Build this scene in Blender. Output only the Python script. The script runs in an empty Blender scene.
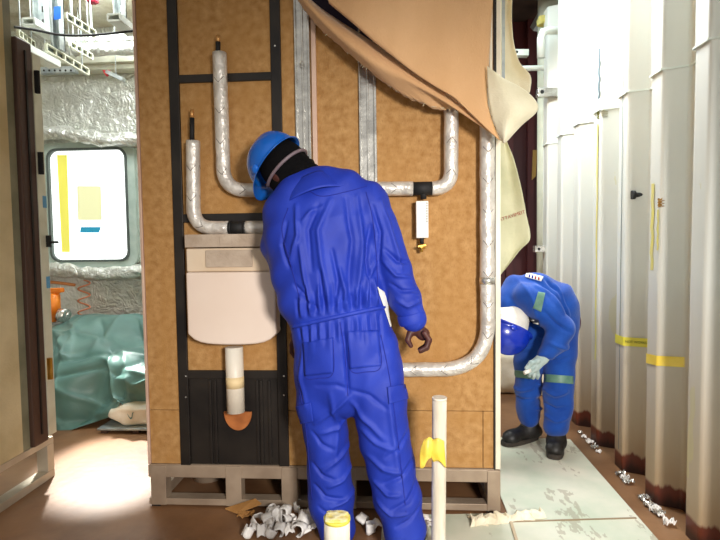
import bpy, bmesh, math, random
import numpy as np
from mathutils import Vector, Matrix, noise
from mathutils.bvhtree import BVHTree
random.seed(7)
SC = bpy.context.scene
COL = SC.collection
# ------------------------------------------------------------------ camera
F = 520.0
CAM = Vector((0, 0, 1.2))
yaw, pitch, roll = math.atan(34/520), math.atan(27/520), 0.0133
_f0 = Vector((-math.sin(yaw), math.cos(yaw), 0)); _r0 = Vector((math.cos(yaw), math.sin(yaw), 0)); _z = Vector((0, 0, 1))
FW = (_f0*math.cos(pitch) - _z*math.sin(pitch)).normalized()
_up = (_z*math.cos(pitch) + _f0*math.sin(pitch)).normalized()
RT = _r0*math.cos(roll) - _up*math.sin(roll); UP = _up*math.cos(roll) + _r0*math.sin(roll)
cd = bpy.data.cameras.new('camera'); cam = bpy.data.objects.new('camera', cd); COL.objects.link(cam)
cd.sensor_width = 36; cd.lens = 36*F/720; cd.clip_start = 0.05
cam.matrix_world = Matrix(((RT.x, UP.x, -FW.x, CAM.x), (RT.y, UP.y, -FW.y, CAM.y), (RT.z, UP.z, -FW.z, CAM.z), (0, 0, 0, 1)))
SC.camera = cam
def ray(px, py):
    return FW + RT*((px-360)/F) - UP*((py-270)/F)
def at(px, py, Y):
    d = ray(px, py); return CAM + d*(Y/d.y)
def atx(px, py, X):
    d = ray(px, py); return CAM + d*(X/d.x)
def atz(px, py, Z=0.0):
    d = ray(px, py); return CAM + d*((Z-CAM.z)/d.z)
# ------------------------------------------------------------------ world + light + exposure
SC.view_settings.view_transform = 'Standard'; SC.view_settings.look = 'None'
SC.view_settings.exposure = 0.0; SC.view_settings.gamma = 1; SC.view_settings.use_curve_mapping = False
w = bpy.data.worlds.new('world'); SC.world = w; w.use_nodes = True
w.node_tree.nodes['Background'].inputs[0].default_value = (1.0, 0.97, 0.92, 1)
w.node_tree.nodes['Background'].inputs[1].default_value = 0.48
def area(name, loc, target, size, power, col, sy=None):
    l = bpy.data.lights.new(name, 'AREA'); l.energy = power; l.color = col; l.size = size
    if sy: l.shape = 'RECTANGLE'; l.size_y = sy
    o = bpy.data.objects.new(name, l); COL.objects.link(o); o.location = loc
    o.rotation_euler = (Vector(target)-Vector(loc)).to_track_quat('-Z', 'Y').to_euler()
    return o
def spot(name, loc, target, ang, power, col, soft, blend):
    l = bpy.data.lights.new(name, 'SPOT'); l.energy = power; l.spot_size = math.radians(ang); l.spot_blend = blend; l.shadow_soft_size = soft; l.color = col
    o = bpy.data.objects.new(name, l); COL.objects.link(o); o.location = loc
    o.rotation_euler = (Vector(target)-Vector(loc)).to_track_quat('-Z', 'Y').to_euler(); return o
spot('front_work_light', (0.95, -0.9, 1.55), (0.12, 2.28, 0.55), 68, 500, (1, 0.95, 0.9), 0.22, 1.0)
area('corridor_light', (0.82, 3.7, 3.1), (1.0, 3.4, 0), 0.5, 17, (0.82, 0.97, 1.0), 1.6)
area('corridor_side_light', (0.60, 3.1, 2.9), (1.17, 2.3, 1.1), 0.3, 60, (0.9, 0.97, 1.0), 1.0)
area('room_light', (-2.1, 3.7, 3.15), (-2.1, 3.9, 0), 1.0, 60, (0.93, 0.98, 1.0))
spot('window_daylight', (-2.6, 4.4, 2.3), (-1.55, 2.72, 0), 15, 1500, (1.0, 0.99, 0.93), 0.08, 0.3)
# ------------------------------------------------------------------ materials
def srgb(r, g, b):
    f = lambda c: (c/255)/12.92 if c/255 <= 0.04045 else ((c/255+0.055)/1.055)**2.4
    return (f(r), f(g), f(b), 1)
MATS = {}
def mat(name, col, col2=None, scale=8, rough=0.6, metal=0.0, bump=0.0, bscale=60, detail=4, stretch=(1, 1, 1), ramp=(0.35, 0.65),
        spec=0.5, emit=None, bdist=0.01, sheen=0, coat=0, trans=0):
    if name in MATS: return MATS[name]
    m = bpy.data.materials.new(name); m.use_nodes = True; nt = m.node_tree; N = nt.nodes; L = nt.links
    b = N['Principled BSDF']; b.inputs['Roughness'].default_value = rough; b.inputs['Metallic'].default_value = metal
    b.inputs['Specular IOR Level'].default_value = spec; b.inputs['Base Color'].default_value = col
    if sheen: b.inputs['Sheen Weight'].default_value = sheen
    if coat: b.inputs['Coat Weight'].default_value = coat
    if emit: b.inputs['Emission Color'].default_value = emit[0]; b.inputs['Emission Strength'].default_value = emit[1]
    tc = N.new('ShaderNodeTexCoord'); mp = N.new('ShaderNodeMapping'); mp.inputs['Scale'].default_value = stretch
    L.new(tc.outputs['Object'], mp.inputs[0])
    if col2:
        n = N.new('ShaderNodeTexNoise'); n.inputs['Scale'].default_value = scale; n.inputs['Detail'].default_value = detail
        r = N.new('ShaderNodeValToRGB'); r.color_ramp.elements[0].position = ramp[0]; r.color_ramp.elements[1].position = ramp[1]
        r.color_ramp.elements[0].color = col; r.color_ramp.elements[1].color = col2
        L.new(mp.outputs[0], n.inputs[0]); L.new(n.outputs[0], r.inputs[0]); L.new(r.outputs[0], b.inputs['Base Color'])
    if bump:
        n = N.new('ShaderNodeTexNoise'); n.inputs['Scale'].default_value = bscale; n.inputs['Detail'].default_value = 5
        bp = N.new('ShaderNodeBump'); bp.inputs['Strength'].default_value = bump; bp.inputs['Distance'].default_value = bdist
        L.new(mp.outputs[0], n.inputs[0]); L.new(n.outputs[0], bp.inputs['Height']); L.new(bp.outputs[0], b.inputs['Normal'])
    MATS[name] = m; return m
def mixnode(nt, fac, a, b):
    n = nt.nodes.new('ShaderNodeMix'); n.data_type = 'RGBA'
    nt.links.new(fac, n.inputs[0])
    for s, i in ((a, 6), (b, 7)):
        if isinstance(s, tuple): n.inputs[i].default_value = s
        else: nt.links.new(s, n.inputs[i])
    return n.outputs[2]
def mth(nt, op, a, b=None, c=None):
    n = nt.nodes.new('ShaderNodeMath'); n.operation = op
    for s, i in ((a, 0), (b, 1), (c, 2)):
        if s is None: continue
        if isinstance(s, (int, float)): n.inputs[i].default_value = s
        else: nt.links.new(s, n.inputs[i])
    return n.outputs[0]

BOARD = mat('board', srgb(164, 117, 62), srgb(196, 152, 96), 30, 0.85, bump=0.25, bscale=140, detail=9, ramp=(0.3, 0.7))
_nt = BOARD.node_tree; _b = _nt.nodes['Principled BSDF']; _old = _b.inputs['Base Color'].links[0].from_socket
_n = _nt.nodes.new('ShaderNodeTexNoise'); _n.inputs['Scale'].default_value = 170; _n.inputs['Detail'].default_value = 6
_n2 = _nt.nodes.new('ShaderNodeTexNoise'); _n2.inputs['Scale'].default_value = 3.0; _n2.inputs['Detail'].default_value = 3
_f = mth(_nt, 'MULTIPLY', mth(_nt, 'GREATER_THAN', _n.outputs[0], 0.58), 0.25)
_c = mixnode(_nt, _f, _old, srgb(120, 74, 24))
_f2 = mth(_nt, 'MULTIPLY', mth(_nt, 'SUBTRACT', _n2.outputs[0], 0.42), 2.2); _cl = _nt.nodes.new('ShaderNodeClamp'); _nt.links.new(_f2, _cl.inputs[0])
_c = mixnode(_nt, _cl.outputs[0], _c, srgb(176, 128, 68)); _nt.links.new(_c, _b.inputs['Base Color'])
BLACK = mat('black_steel', srgb(30, 26, 24), srgb(48, 42, 36), 5, 0.45, 0.3, bump=0.05)
GALV = mat('galvanised', srgb(184, 182, 176), srgb(226, 224, 216), 14, 0.24, 0.75, bump=0.3, bscale=5, bdist=0.03, stretch=(1, 1, 1.6))
GALVD = mat('galvanised_dull', srgb(150, 158, 158), srgb(190, 196, 190), 14, 0.5, 0.6, bump=0.1, bscale=9)
FRAME = mat('frame_steel', srgb(150, 130, 110), srgb(176, 156, 134), 6, 0.5, 0.25, bump=0.05)
FRAMEL = mat('frame_steel_light', srgb(180, 168, 148), srgb(206, 196, 176), 6, 0.5, 0.25, bump=0.05)
TRIM = mat('trim_pinkish', srgb(206, 170, 150), srgb(226, 196, 174), 5, 0.5, 0.15)
TRIMW = mat('trim_white', srgb(226, 214, 190), srgb(240, 230, 208), 5, 0.45)
CREAM = mat('cream_cloth', srgb(222, 212, 178), srgb(238, 230, 202), 6, 0.9, bump=0.3, bscale=160, sheen=0.2)
TAN = mat('tan_cloth', srgb(204, 156, 106), srgb(220, 174, 126), 3, 0.9, bump=0.35, bscale=230, sheen=0.3, stretch=(1, 1, 0.4))
CISTERN = mat('cistern_plastic', srgb(228, 206, 188), srgb(238, 220, 204), 2, 0.45)
CISTERN2 = mat('cistern_foam', srgb(170, 150, 130), srgb(196, 178, 158), 10, 0.9, bump=0.3)
CISTERN3 = mat('cistern_shell', srgb(214, 190, 160), srgb(226, 206, 180), 4, 0.4)
PIPEW = mat('pipe_white', srgb(230, 218, 198), srgb(240, 232, 216), 5, 0.45, bump=0.05)
POSTM = mat('post_card', srgb(214, 202, 180), srgb(236, 228, 212), 30, 0.7, bump=0.3, bscale=70, stretch=(1, 1, 0.15))
ORING = mat('rust_orange', srgb(150, 84, 36), srgb(186, 112, 56), 12, 0.8)
BRASS = mat('brass', srgb(200, 150, 60), srgb(225, 180, 90), 12, 0.3, 0.9)
RUBBER = mat('rubber', srgb(18, 17, 17), srgb(28, 26, 25), 12, 0.7)
COPPER = mat('copper', srgb(214, 150, 84), srgb(230, 176, 110), 12, 0.4, 0.6)
WHITEB = mat('white_box', srgb(232, 230, 222), srgb(244, 242, 234), 6, 0.5)
BLUEF = mat('coverall_blue', srgb(22, 48, 160), srgb(30, 58, 176), 7, 0.6, bump=0.2, bscale=320, spec=0.45)
BLUEF2 = mat('coverall_blue_back', srgb(14, 62, 148), srgb(20, 76, 168), 7, 0.78, bump=0.25, bscale=320, sheen=0.2, spec=0.25)
HELM = mat('helmet_blue', srgb(10, 92, 190), srgb(16, 104, 204), 3, 0.22, coat=0.4)
HELM2 = mat('helmet_blue_dark', srgb(14, 44, 170), srgb(18, 52, 186), 3, 0.25, coat=0.4)
KNIT = mat('black_knit', srgb(7, 6, 8), srgb(12, 11, 12), 60, 0.95, bump=0.5, bscale=260, spec=0.15)
SKIN = mat('skin_dark', srgb(70, 34, 28), srgb(88, 44, 34), 14, 0.55)
GLOVE = mat('glove_grey', srgb(150, 172, 172), srgb(184, 200, 198), 22, 0.8, bump=0.3, bscale=150)
WHITEC = mat('white_cloth', srgb(228, 226, 214), srgb(240, 238, 228), 12, 0.9, bump=0.3, bscale=120)
BOOT = mat('boot_leather', srgb(22, 21, 20), srgb(36, 33, 30), 20, 0.5, bump=0.2)
SOLE = mat('boot_sole', srgb(34, 30, 26), srgb(60, 52, 44), 20, 0.8)
REFL = mat('reflective_band', srgb(80, 120, 106), srgb(104, 142, 124), 20, 0.5)
PAPER = mat('paper_scrap', srgb(232, 228, 222), srgb(246, 242, 238), 14, 0.8, bump=0.2)
CARD = mat('cardboard', srgb(160, 112, 56), srgb(186, 136, 78), 9, 0.85, bump=0.2)
YEL = mat('yellow_tape', srgb(240, 205, 60), srgb(250, 224, 100), 10, 0.4)
YELG = mat('yellow_green_tape', srgb(216, 204, 60), srgb(226, 214, 84), 10, 0.5)
BLUET = mat('blue_tape', srgb(20, 90, 190), srgb(30, 110, 205), 10, 0.5)
REDT = mat('red_plastic', srgb(200, 30, 40), srgb(220, 44, 50), 10, 0.5)
DRED = mat('dark_red_cloth', srgb(120, 16, 36), srgb(160, 24, 50), 40, 0.8)
DRED2 = mat('ink_red', srgb(150, 50, 44), rough=0.8)
INK = mat('ink_black', srgb(30, 28, 20), rough=0.8)
INKG = mat('ink_grey', srgb(120, 116, 108), rough=0.8)
TARP = mat('tarp', srgb(80, 116, 108), srgb(100, 138, 130), 3, 0.42, bump=0.08, bscale=40)
ORANGE = mat('orange_plastic', srgb(236, 124, 24), srgb(246, 142, 40), 10, 0.45)
DOORB = mat('door_brown', srgb(72, 52, 44), srgb(92, 68, 56), 8, 0.45, 0.2, stretch=(1, 1, 0.1))
ALU = mat('aluminium_strip', srgb(206, 206, 184), srgb(226, 226, 206), 7, 0.45, 0.3)
BAGW = mat('bag_white', srgb(226, 216, 190), srgb(244, 238, 220), 9, 0.8, bump=0.5, bscale=18)
PUTTY = mat('putty', srgb(200, 190, 120), srgb(214, 200, 96), 16, 0.9)
PWHITE = mat('paint_white', srgb(222, 228, 220), srgb(236, 240, 232), 8, 0.45)

# chevron-printed foil on pipes (UV: u around, v along in metres)
def foil_pipe():
    m = mat('pipe_foil', srgb(206, 198, 188), srgb(238, 232, 222), 16, 0.36, 0.35, bump=0.6, bscale=38, bdist=0.012, detail=7)
    nt = m.node_tree; b = nt.nodes['Principled BSDF']; old = b.inputs['Base Color'].links[0].from_socket
    uv = nt.nodes.new('ShaderNodeUVMap'); sx = nt.nodes.new('ShaderNodeSeparateXYZ'); nt.links.new(uv.outputs[0], sx.inputs[0])
    tri = mth(nt, 'ABSOLUTE', mth(nt, 'SUBTRACT', mth(nt, 'FRACT', mth(nt, 'MULTIPLY', sx.outputs[0], 3)), 0.5))
    fr = mth(nt, 'FRACT', mth(nt, 'ADD', mth(nt, 'DIVIDE', sx.outputs[1], 0.13), mth(nt, 'MULTIPLY', tri, 0.55)))
    msk = mth(nt, 'MULTIPLY', mth(nt, 'LESS_THAN', fr, 0.028), mth(nt, 'LESS_THAN', tri, 0.36))
    nt.links.new(mixnode(nt, msk, old, srgb(90, 80, 74)), b.inputs['Base Color'])
    return m
FOILP = foil_pipe()
# crumpled foil for the insulated wall
FOILW = mat('wall_foil', srgb(210, 212, 200), srgb(236, 238, 230), 5, 0.32, 0.4, bump=0.75, bscale=11, bdist=0.05, detail=8)
_nt = FOILW.node_tree; _b = _nt.nodes['Principled BSDF']
_v = _nt.nodes.new('ShaderNodeTexVoronoi'); _v.feature = 'DISTANCE_TO_EDGE'; _v.inputs['Scale'].default_value = 9
_tc = _nt.nodes.new('ShaderNodeTexCoord'); _nz = _nt.nodes.new('ShaderNodeTexNoise'); _nz.inputs['Scale'].default_value = 4
_nt.links.new(_tc.outputs['Object'], _nz.inputs[0])
_va = _nt.nodes.new('ShaderNodeVectorMath'); _va.operation = 'ADD'; _nt.links.new(_tc.outputs['Object'], _va.inputs[0]); _nt.links.new(_nz.outputs[1], _va.inputs[1]); _nt.links.new(_va.outputs[0], _v.inputs['Vector'])
_bp0 = _b.inputs['Normal'].links[0].from_node; _bp = _nt.nodes.new('ShaderNodeBump'); _bp.inputs['Strength'].default_value = 0.5; _bp.inputs['Distance'].default_value = 0.035
_nt.links.new(_v.outputs['Distance'], _bp.inputs['Height']); _nt.links.new(_bp.outputs[0], _bp0.inputs['Normal'])

def floor_mat():
    m = mat('floor_deck', srgb(98, 66, 42), srgb(144, 104, 70), 2.2, 0.55, bump=0.15, bscale=20, detail=8)
    nt = m.node_tree; b = nt.nodes['Principled BSDF']; old = b.inputs['Base Color'].links[0].from_socket
    n = nt.nodes.new('ShaderNodeTexNoise'); n.inputs['Scale'].default_value = 7; n.inputs['Detail'].default_value = 9; n.inputs['Distortion'].default_value = 0.6
    f = mth(nt, 'MULTIPLY', mth(nt, 'SUBTRACT', n.outputs[0], 0.5), 3.0); cl = nt.nodes.new('ShaderNodeClamp'); nt.links.new(f, cl.inputs[0])
    nt.links.new(mixnode(nt, cl.outputs[0], old, srgb(168, 132, 96)), b.inputs['Base Color'])
    n2 = nt.nodes.new('ShaderNodeTexNoise'); n2.inputs['Scale'].default_value = 5
    nt.links.new(mth(nt, 'MULTIPLY_ADD', n2.outputs[0], 0.5, 0.2), b.inputs['Roughness']); return m
FLOORM = floor_mat()
def sheet_mat():
    m = mat('sheet_pale', srgb(196, 204, 182), srgb(226, 222, 204), 3.5, 0.5, bump=0.1, bscale=25, detail=8)
    nt = m.node_tree; b = nt.nodes['Principled BSDF']; old = b.inputs['Base Color'].links[0].from_socket
    n = nt.nodes.new('ShaderNodeTexNoise'); n.inputs['Scale'].default_value = 6; n.inputs['Detail'].default_value = 10
    n2 = nt.nodes.new('ShaderNodeTexNoise'); n2.inputs['Scale'].default_value = 34; n2.inputs['Detail'].default_value = 6
    f = mth(nt, 'MULTIPLY', mth(nt, 'GREATER_THAN', n.outputs[0], 0.55), mth(nt, 'GREATER_THAN', n2.outputs[0], 0.5))
    nt.links.new(mixnode(nt, mth(nt, 'MULTIPLY', f, 0.4), old, srgb(128, 104, 74)), b.inputs['Base Color']); return m
SHEETM = sheet_mat()
def bulk_mat():
    m = mat('bulkhead_paint', srgb(212, 214, 206), srgb(226, 226, 218), 3, 0.42, bump=0.06, bscale=12, stretch=(1, 1, 0.35))
    nt = m.node_tree; b = nt.nodes['Principled BSDF']; old = b.inputs['Base Color'].links[0].from_socket
    g = nt.nodes.new('ShaderNodeNewGeometry'); s = nt.nodes.new('ShaderNodeSeparateXYZ'); nt.links.new(g.outputs['Position'], s.inputs[0])
    n = nt.nodes.new('ShaderNodeTexNoise'); n.inputs['Scale'].default_value = 9; n.inputs['Detail'].default_value = 6
    z = mth(nt, 'ADD', s.outputs[2], mth(nt, 'MULTIPLY', mth(nt, 'SUBTRACT', n.outputs[0], 0.5), 0.10))
    def rng(a, c):
        r = nt.nodes.new('ShaderNodeMapRange'); nt.links.new(z, r.inputs[0]); r.inputs[1].default_value = a; r.inputs[2].default_value = c
        r.inputs[3].default_value = 1; r.inputs[4].default_value = 0; return r.outputs[0]
    c = mixnode(nt, mth(nt, 'MULTIPLY', rng(0.14, 1.05), 0.85), old, srgb(166, 134, 92))
    c = mixnode(nt, rng(0.085, 0.10), c, srgb(104, 44, 24))
    c = mixnode(nt, rng(0.02, 0.06), c, srgb(58, 30, 22))
    # yellow-green primer blotches
    n3 = nt.nodes.new('ShaderNodeTexNoise'); n3.inputs['Scale'].default_value = 2.6; n3.inputs['Detail'].default_value = 6
    mp = nt.nodes.new('ShaderNodeMapping'); mp.inputs['Scale'].default_value = (3, 3, 0.7); nt.links.new(g.outputs['Position'], mp.inputs[0]); nt.links.new(mp.outputs[0], n3.inputs[0])
    c = mixnode(nt, mth(nt, 'MULTIPLY', mth(nt, 'GREATER_THAN', n3.outputs[0], 0.68), 0.35), c, srgb(206, 196, 128))
    nt.links.new(c, b.inputs['Base Color']); return m
BULK = bulk_mat()
MAROON = mat('maroon_steel', srgb(54, 14, 18), srgb(82, 24, 26), 3, 0.6, stretch=(1, 1, 0.3))
DCEIL = mat('ceiling_dark', srgb(48, 36, 30), srgb(74, 58, 46), 3, 0.7)
LCEIL = mat('ceiling_wool', srgb(180, 168, 140), srgb(226, 222, 206), 4, 0.6, bump=0.9, bscale=7, bdist=0.06, detail=8)
PANE = mat('window_pane', srgb(240, 244, 244), rough=0.4, emit=((0.95, 1.0, 0.98, 1), 1.25))
SEAL = mat('window_seal', srgb(176, 196, 186), srgb(196, 212, 202), 8, 0.6)
SEALD = mat('window_gasket', srgb(90, 100, 96), rough=0.6)
NOTE = mat('paper_note', srgb(226, 228, 182), srgb(238, 238, 200), 20, 0.8)
LPANEL = mat('left_pod_panel', srgb(196, 180, 136), srgb(222, 208, 168), 4, 0.85, bump=0.2, bscale=100)

# ------------------------------------------------------------------ mesh helpers
ORG = {}
def tag(o, label=None, cat=None, group=None, kind=None):
    for k, v in (('label', label), ('category', cat), ('group', group), ('kind', kind)):
        if v: o[k] = v
    return o
def thing(name, loc, label, cat, group=None):
    o = bpy.data.objects.new(name, None); COL.objects.link(o); o.location = loc; o.empty_display_size = 0.1
    ORG[o.name] = Vector(loc); return tag(o, label, cat, group)
def link(name, verts, faces, m, parent=None, smooth=False, uvs=None, mods=(), org=None, label=None):
    if parent is not None: o0 = ORG[parent.name]
    elif org is not None: o0 = Vector(org)
    else:
        a = np.array([tuple(v) for v in verts]); o0 = Vector(((a[:, 0].min()+a[:, 0].max())/2, (a[:, 1].min()+a[:, 1].max())/2, a[:, 2].min()))
    me = bpy.data.meshes.new(name); me.from_pydata([tuple(Vector(v)-o0) for v in verts], [], [tuple(f) for f in faces])
    if uvs is not None:
        ul = me.uv_layers.new(name='UVMap')
        for i, uv in enumerate(uvs): ul.data[i].uv = uv
    me.materials.append(m); me.validate()
    if smooth: me.polygons.foreach_set('use_smooth', [True]*len(me.polygons))
    me.update()
    o = bpy.data.objects.new(name, me); COL.objects.link(o)
    ORG[o.name] = o0
    if parent is not None: o.parent = parent
    else: o.location = o0
    for t, kw in mods:
        md = o.modifiers.new(t.lower(), t)
        for k, v in kw.items(): setattr(md, k, v)
    if label: o['label'] = label
    return o
BEV = lambda wd=0.002, s=2: ('BEVEL', dict(width=wd, segments=s, limit_method='ANGLE', angle_limit=0.7))
SOL = lambda t=0.002: ('SOLIDIFY', dict(thickness=t, offset=0))
SUB = lambda n=1: ('SUBSURF', dict(levels=n, render_levels=n))
class MB:
    def __init__(s): s.v = []; s.f = []; s.uv = []
    def quadf(s, ids, uv=None):
        s.f.append(tuple(ids)); s.uv += uv if uv else [(0, 0)]*len(ids)
    def hexa(s, p):                      # 8 points: bottom 4 ccw, top 4
        n = len(s.v); s.v += [Vector(q) for q in p]
        for q in ((3, 2, 1, 0), (4, 5, 6, 7), (0, 1, 5, 4), (1, 2, 6, 5), (2, 3, 7, 6), (3, 0, 4, 7)): s.quadf([n+i for i in q])
        return s
    def box(s, a, b):
        x0, x1 = sorted((a[0], b[0])); y0, y1 = sorted((a[1], b[1])); z0, z1 = sorted((a[2], b[2]))
        return s.hexa([(x0, y0, z0), (x1, y0, z0), (x1, y1, z0), (x0, y1, z0), (x0, y0, z1), (x1, y0, z1), (x1, y1, z1), (x0, y1, z1)])
    def bar(s, a, b, w, h, up=(0, 0, 1)):
        a, b = Vector(a), Vector(b); d = (b-a).normalized(); r = d.cross(Vector(up))
        if r.length < 1e-4: r = d.cross(Vector((0, 1, 0)))
        r.normalize(); u = r.cross(d).normalized(); r *= w/2; u *= h/2
        return s.hexa([a-r-u, a+r-u, b+r-u, b-r-u, a-r+u, a+r+u, b+r+u, b-r+u])
    def tube(s, path, rad, n=16, cap=True, seed=None, wob=0):
        path = [Vector(p) for p in path]; k = len(path); rads = rad if isinstance(rad, (list, tuple)) else [rad]*k
        t0 = (path[1]-path[0]).normalized(); ref = Vector((0, 1, 0)) if abs(t0.y) < 0.8 else Vector((1, 0, 0))
        nrm = (ref - t0*ref.dot(t0)).normalized(); base = len(s.v); L = 0; ls = []
        for i, p in enumerate(path):
            t = (path[min(i+1, k-1)]-path[max(i-1, 0)]).normalized()
            nrm = (nrm - t*nrm.dot(t)).normalized(); bn = t.cross(nrm)
            if i: L += (p-path[i-1]).length
            ls.append(L)
            for j in range(n):
                a = 2*math.pi*j/n; r = rads[i]
                if wob: r *= 1+wob*noise.noise(Vector((math.cos(a)*1.5+i*0.37, math.sin(a)*1.5, L*14+(seed or 0))))
                s.v.append(p + (nrm*math.cos(a)+bn*math.sin(a))*r)
        for i in range(k-1):
            for j in range(n):
                j2 = (j+1) % n
                s.quadf([base+i*n+j, base+i*n+j2, base+(i+1)*n+j2, base+(i+1)*n+j],
                        [(j/n, ls[i]), ((j+1)/n, ls[i]), ((j+1)/n, ls[i+1]), (j/n, ls[i+1])])
        if cap:
            s.quadf([base+j for j in range(n)][::-1]); s.quadf([base+(k-1)*n+j for j in range(n)])
        return s
    def cyl(s, a, b, r, n=20, r2=None): return s.tube([a, b], [r, r if r2 is None else r2], n)
    def prism(s, pts, d):                # polygon pts extruded by vector d
        n = len(s.v); k = len(pts); d = Vector(d); s.v += [Vector(p) for p in pts]+[Vector(p)+d for p in pts]
        s.quadf(range(n, n+k)); s.quadf(range(n+2*k-1, n+k-1, -1))
        for i in range(k): s.quadf([n+i, n+k+i, n+k+(i+1) % k, n+(i+1) % k])
        return s
    def ell(s, c, r, n=16, m=10, R=None, lo=-1.0):
        base = len(s.v); c = Vector(c)
        for i in range(m+1):
            ph = -math.pi/2+math.pi*i/m
            for j in range(n):
                a = 2*math.pi*j/n; p = Vector((r[0]*math.cos(ph)*math.cos(a), r[1]*math.cos(ph)*math.sin(a), r[2]*math.sin(ph)))
                s.v.append(c+(R @ p if R else p))
        for i in range(m):
            for j in range(n): s.quadf([base+i*n+j, base+i*n+(j+1) % n, base+(i+1)*n+(j+1) % n, base+(i+1)*n+j])
        return s
    def build(s, name, m, parent=None, smooth=False, mods=(), org=None, label=None, uv=False):
        bm = bmesh.new(); vs = [bm.verts.new(v) for v in s.v]
        ul = bm.loops.layers.uv.new('UVMap') if uv else None; q = 0
        for f in s.f:
            ids = list(f)
            try:
                fc = bm.faces.new([vs[i] for i in ids])
                if ul:
                    for k, lp in enumerate(fc.loops): lp[ul].uv = s.uv[q+k]
            except ValueError: pass
            q += len(ids)
        bmesh.ops.remove_doubles(bm, verts=bm.verts, dist=1e-6)
        bmesh.ops.recalc_face_normals(bm, faces=bm.faces)
        me0 = bpy.data.meshes.new(name); bm.to_mesh(me0); bm.free()
        if parent is not None: o0 = ORG[parent.name]
        elif org is not None: o0 = Vector(org)
        else:
            a = np.array([tuple(v) for v in s.v]); o0 = Vector(((a[:, 0].min()+a[:, 0].max())/2, (a[:, 1].min()+a[:, 1].max())/2, a[:, 2].min()))
        me0.transform(Matrix.Translation(-o0)); me0.materials.append(m)
        if smooth:
            me0.polygons.foreach_set('use_smooth', [len(p.vertices) <= 4 for p in me0.polygons])
        o = bpy.data.objects.new(name, me0); COL.objects.link(o); ORG[o.name] = o0
        if parent is not None: o.parent = parent
        else: o.location = o0
        for t, kw in mods:
            md = o.modifiers.new(t.lower(), t)
            for k, v in kw.items(): setattr(md, k, v)
        if label: o['label'] = label
        return o
def struct(name, mb, m, **kw):
    o = mb.build(name, m, **kw); o['kind'] = 'structure'; return o
def crom(pts, n):
    """Catmull-Rom resample of points (any dimension) to n samples, uniform in parameter."""
    P = [np.array(p, float) for p in pts]; k = len(P)-1; out = []
    for i in range(n):
        t = i/(n-1)*k; j = min(int(t), k-1); u = t-j
        p0 = P[j-1] if j > 0 else 2*P[0]-P[1]; p1 = P[j]; p2 = P[j+1]; p3 = P[j+2] if j+2 <= k else 2*P[k]-P[k-1]
        out.append(0.5*((2*p1)+(-p0+p2)*u+(2*p0-5*p1+4*p2-p3)*u*u+(-p0+3*p1-3*p2+p3)*u**3))
    return out
def cloth(name, rows, m, nu=40, nv=30, parent=None, ripple=0.0, freq=8, thick=0.002, rag=0, seed=0, smooth=True, label=None):
    """rows: list of polylines of (px,py,Y) running left to right; lofted from first to last."""
    yo = -0.06 if parent is not None and parent.name.startswith('drape') else 0
    R = [crom([tuple(at(p[0], p[1], p[2]+yo)) for p in r], nu) for r in rows]; vs = []; fs = []
    cols = [crom([r[i] for r in R], nv) for i in range(nu)]
    for j in range(nv):
        for i in range(nu):
            p = Vector(cols[i][j]); n = noise.noise(Vector((p.x*freq, p.z*freq*0.6, seed)))*ripple + noise.noise(Vector((p.x*freq*3, p.z*freq*3, seed+9)))*ripple*0.25
            p.y += n
            if rag and j == nv-1: p.z += random.uniform(-rag, rag); p.x += random.uniform(-rag, rag)*0.5
            vs.append(p)
    for j in range(nv-1):
        for i in range(nu-1): fs.append((j*nu+i, j*nu+i+1, (j+1)*nu+i+1, (j+1)*nu+i))
    return link(name, vs, fs, m, parent, smooth, mods=[SOL(thick)], label=label)
def text(name, s, loc, size, m, xdir, updir, parent=None, ext=0.0004):
    c = bpy.data.curves.new(name, 'FONT'); c.body = s; c.size = size; c.extrude = ext; c.align_x = 'CENTER'; c.align_y = 'CENTER'
    tmp = bpy.data.objects.new(name+'_curve', c); COL.objects.link(tmp)
    dg = bpy.context.evaluated_depsgraph_get(); me = bpy.data.meshes.new_from_object(tmp.evaluated_get(dg)); bpy.data.objects.remove(tmp)
    x = Vector(xdir).normalized(); z = x.cross(Vector(updir)).normalized(); y = z.cross(x)
    M = Matrix(((x.x, y.x, z.x, loc[0]), (x.y, y.y, z.y, loc[1]), (x.z, y.z, z.z, loc[2]), (0, 0, 0, 1)))
    me.transform(M); o0 = ORG[parent.name] if parent is not None else Vector(loc)
    me.transform(Matrix.Translation(-o0)); me.materials.clear(); me.materials.append(m)
    o = bpy.data.objects.new(name, me); COL.objects.link(o); ORG[o.name] = o0
    if parent is not None: o.parent = parent
    else: o.location = o0
    return o
# ------------------------------------------------------------------ the setting
YB = 4.7
struct('floor', MB().box((-4.2, -1.5, -0.05), (1.6, YB+0.5, 0)), FLOORM)
# corrugated bulkhead on the right
prof = []; P_ = 0.34
y = 4.18+P_
while y > -0.6:
    prof += [(1.17, y), (1.17, y-0.100), (1.265, y-0.145), (1.265, y-0.29)]
    y -= P_
prof = [(x+0.0, yy) for x, yy in prof if yy <= 4.19]
mb = MB(); nP = len(prof); zs = [0, 0.05, 1.0, 1.93, 1.94, 2.95]
for z in zs:
    for (x, yy) in prof: mb.v.append(Vector((x+(0.004 if z in (1.93,) else 0), yy, z)))
for k in range(len(zs)-1):
    for i in range(nP-1): mb.quadf([k*nP+i, k*nP+i+1, (k+1)*nP+i+1, (k+1)*nP+i])
n0 = len(mb.v)
for z in (0, 2.95): mb.v += [Vector((1.45, prof[0][1], z)), Vector((1.45, prof[-1][1], z))]
mb.quadf([0, n0, n0+2, (len(zs)-1)*nP]); mb.quadf([nP-1, n0+1, n0+3, len(zs)*nP-1]); mb.quadf([n0, n0+1, n0+3, n0+2])
wr = struct('wall_right', mb, BULK, mods=[BEV(0.012, 3)])
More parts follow.
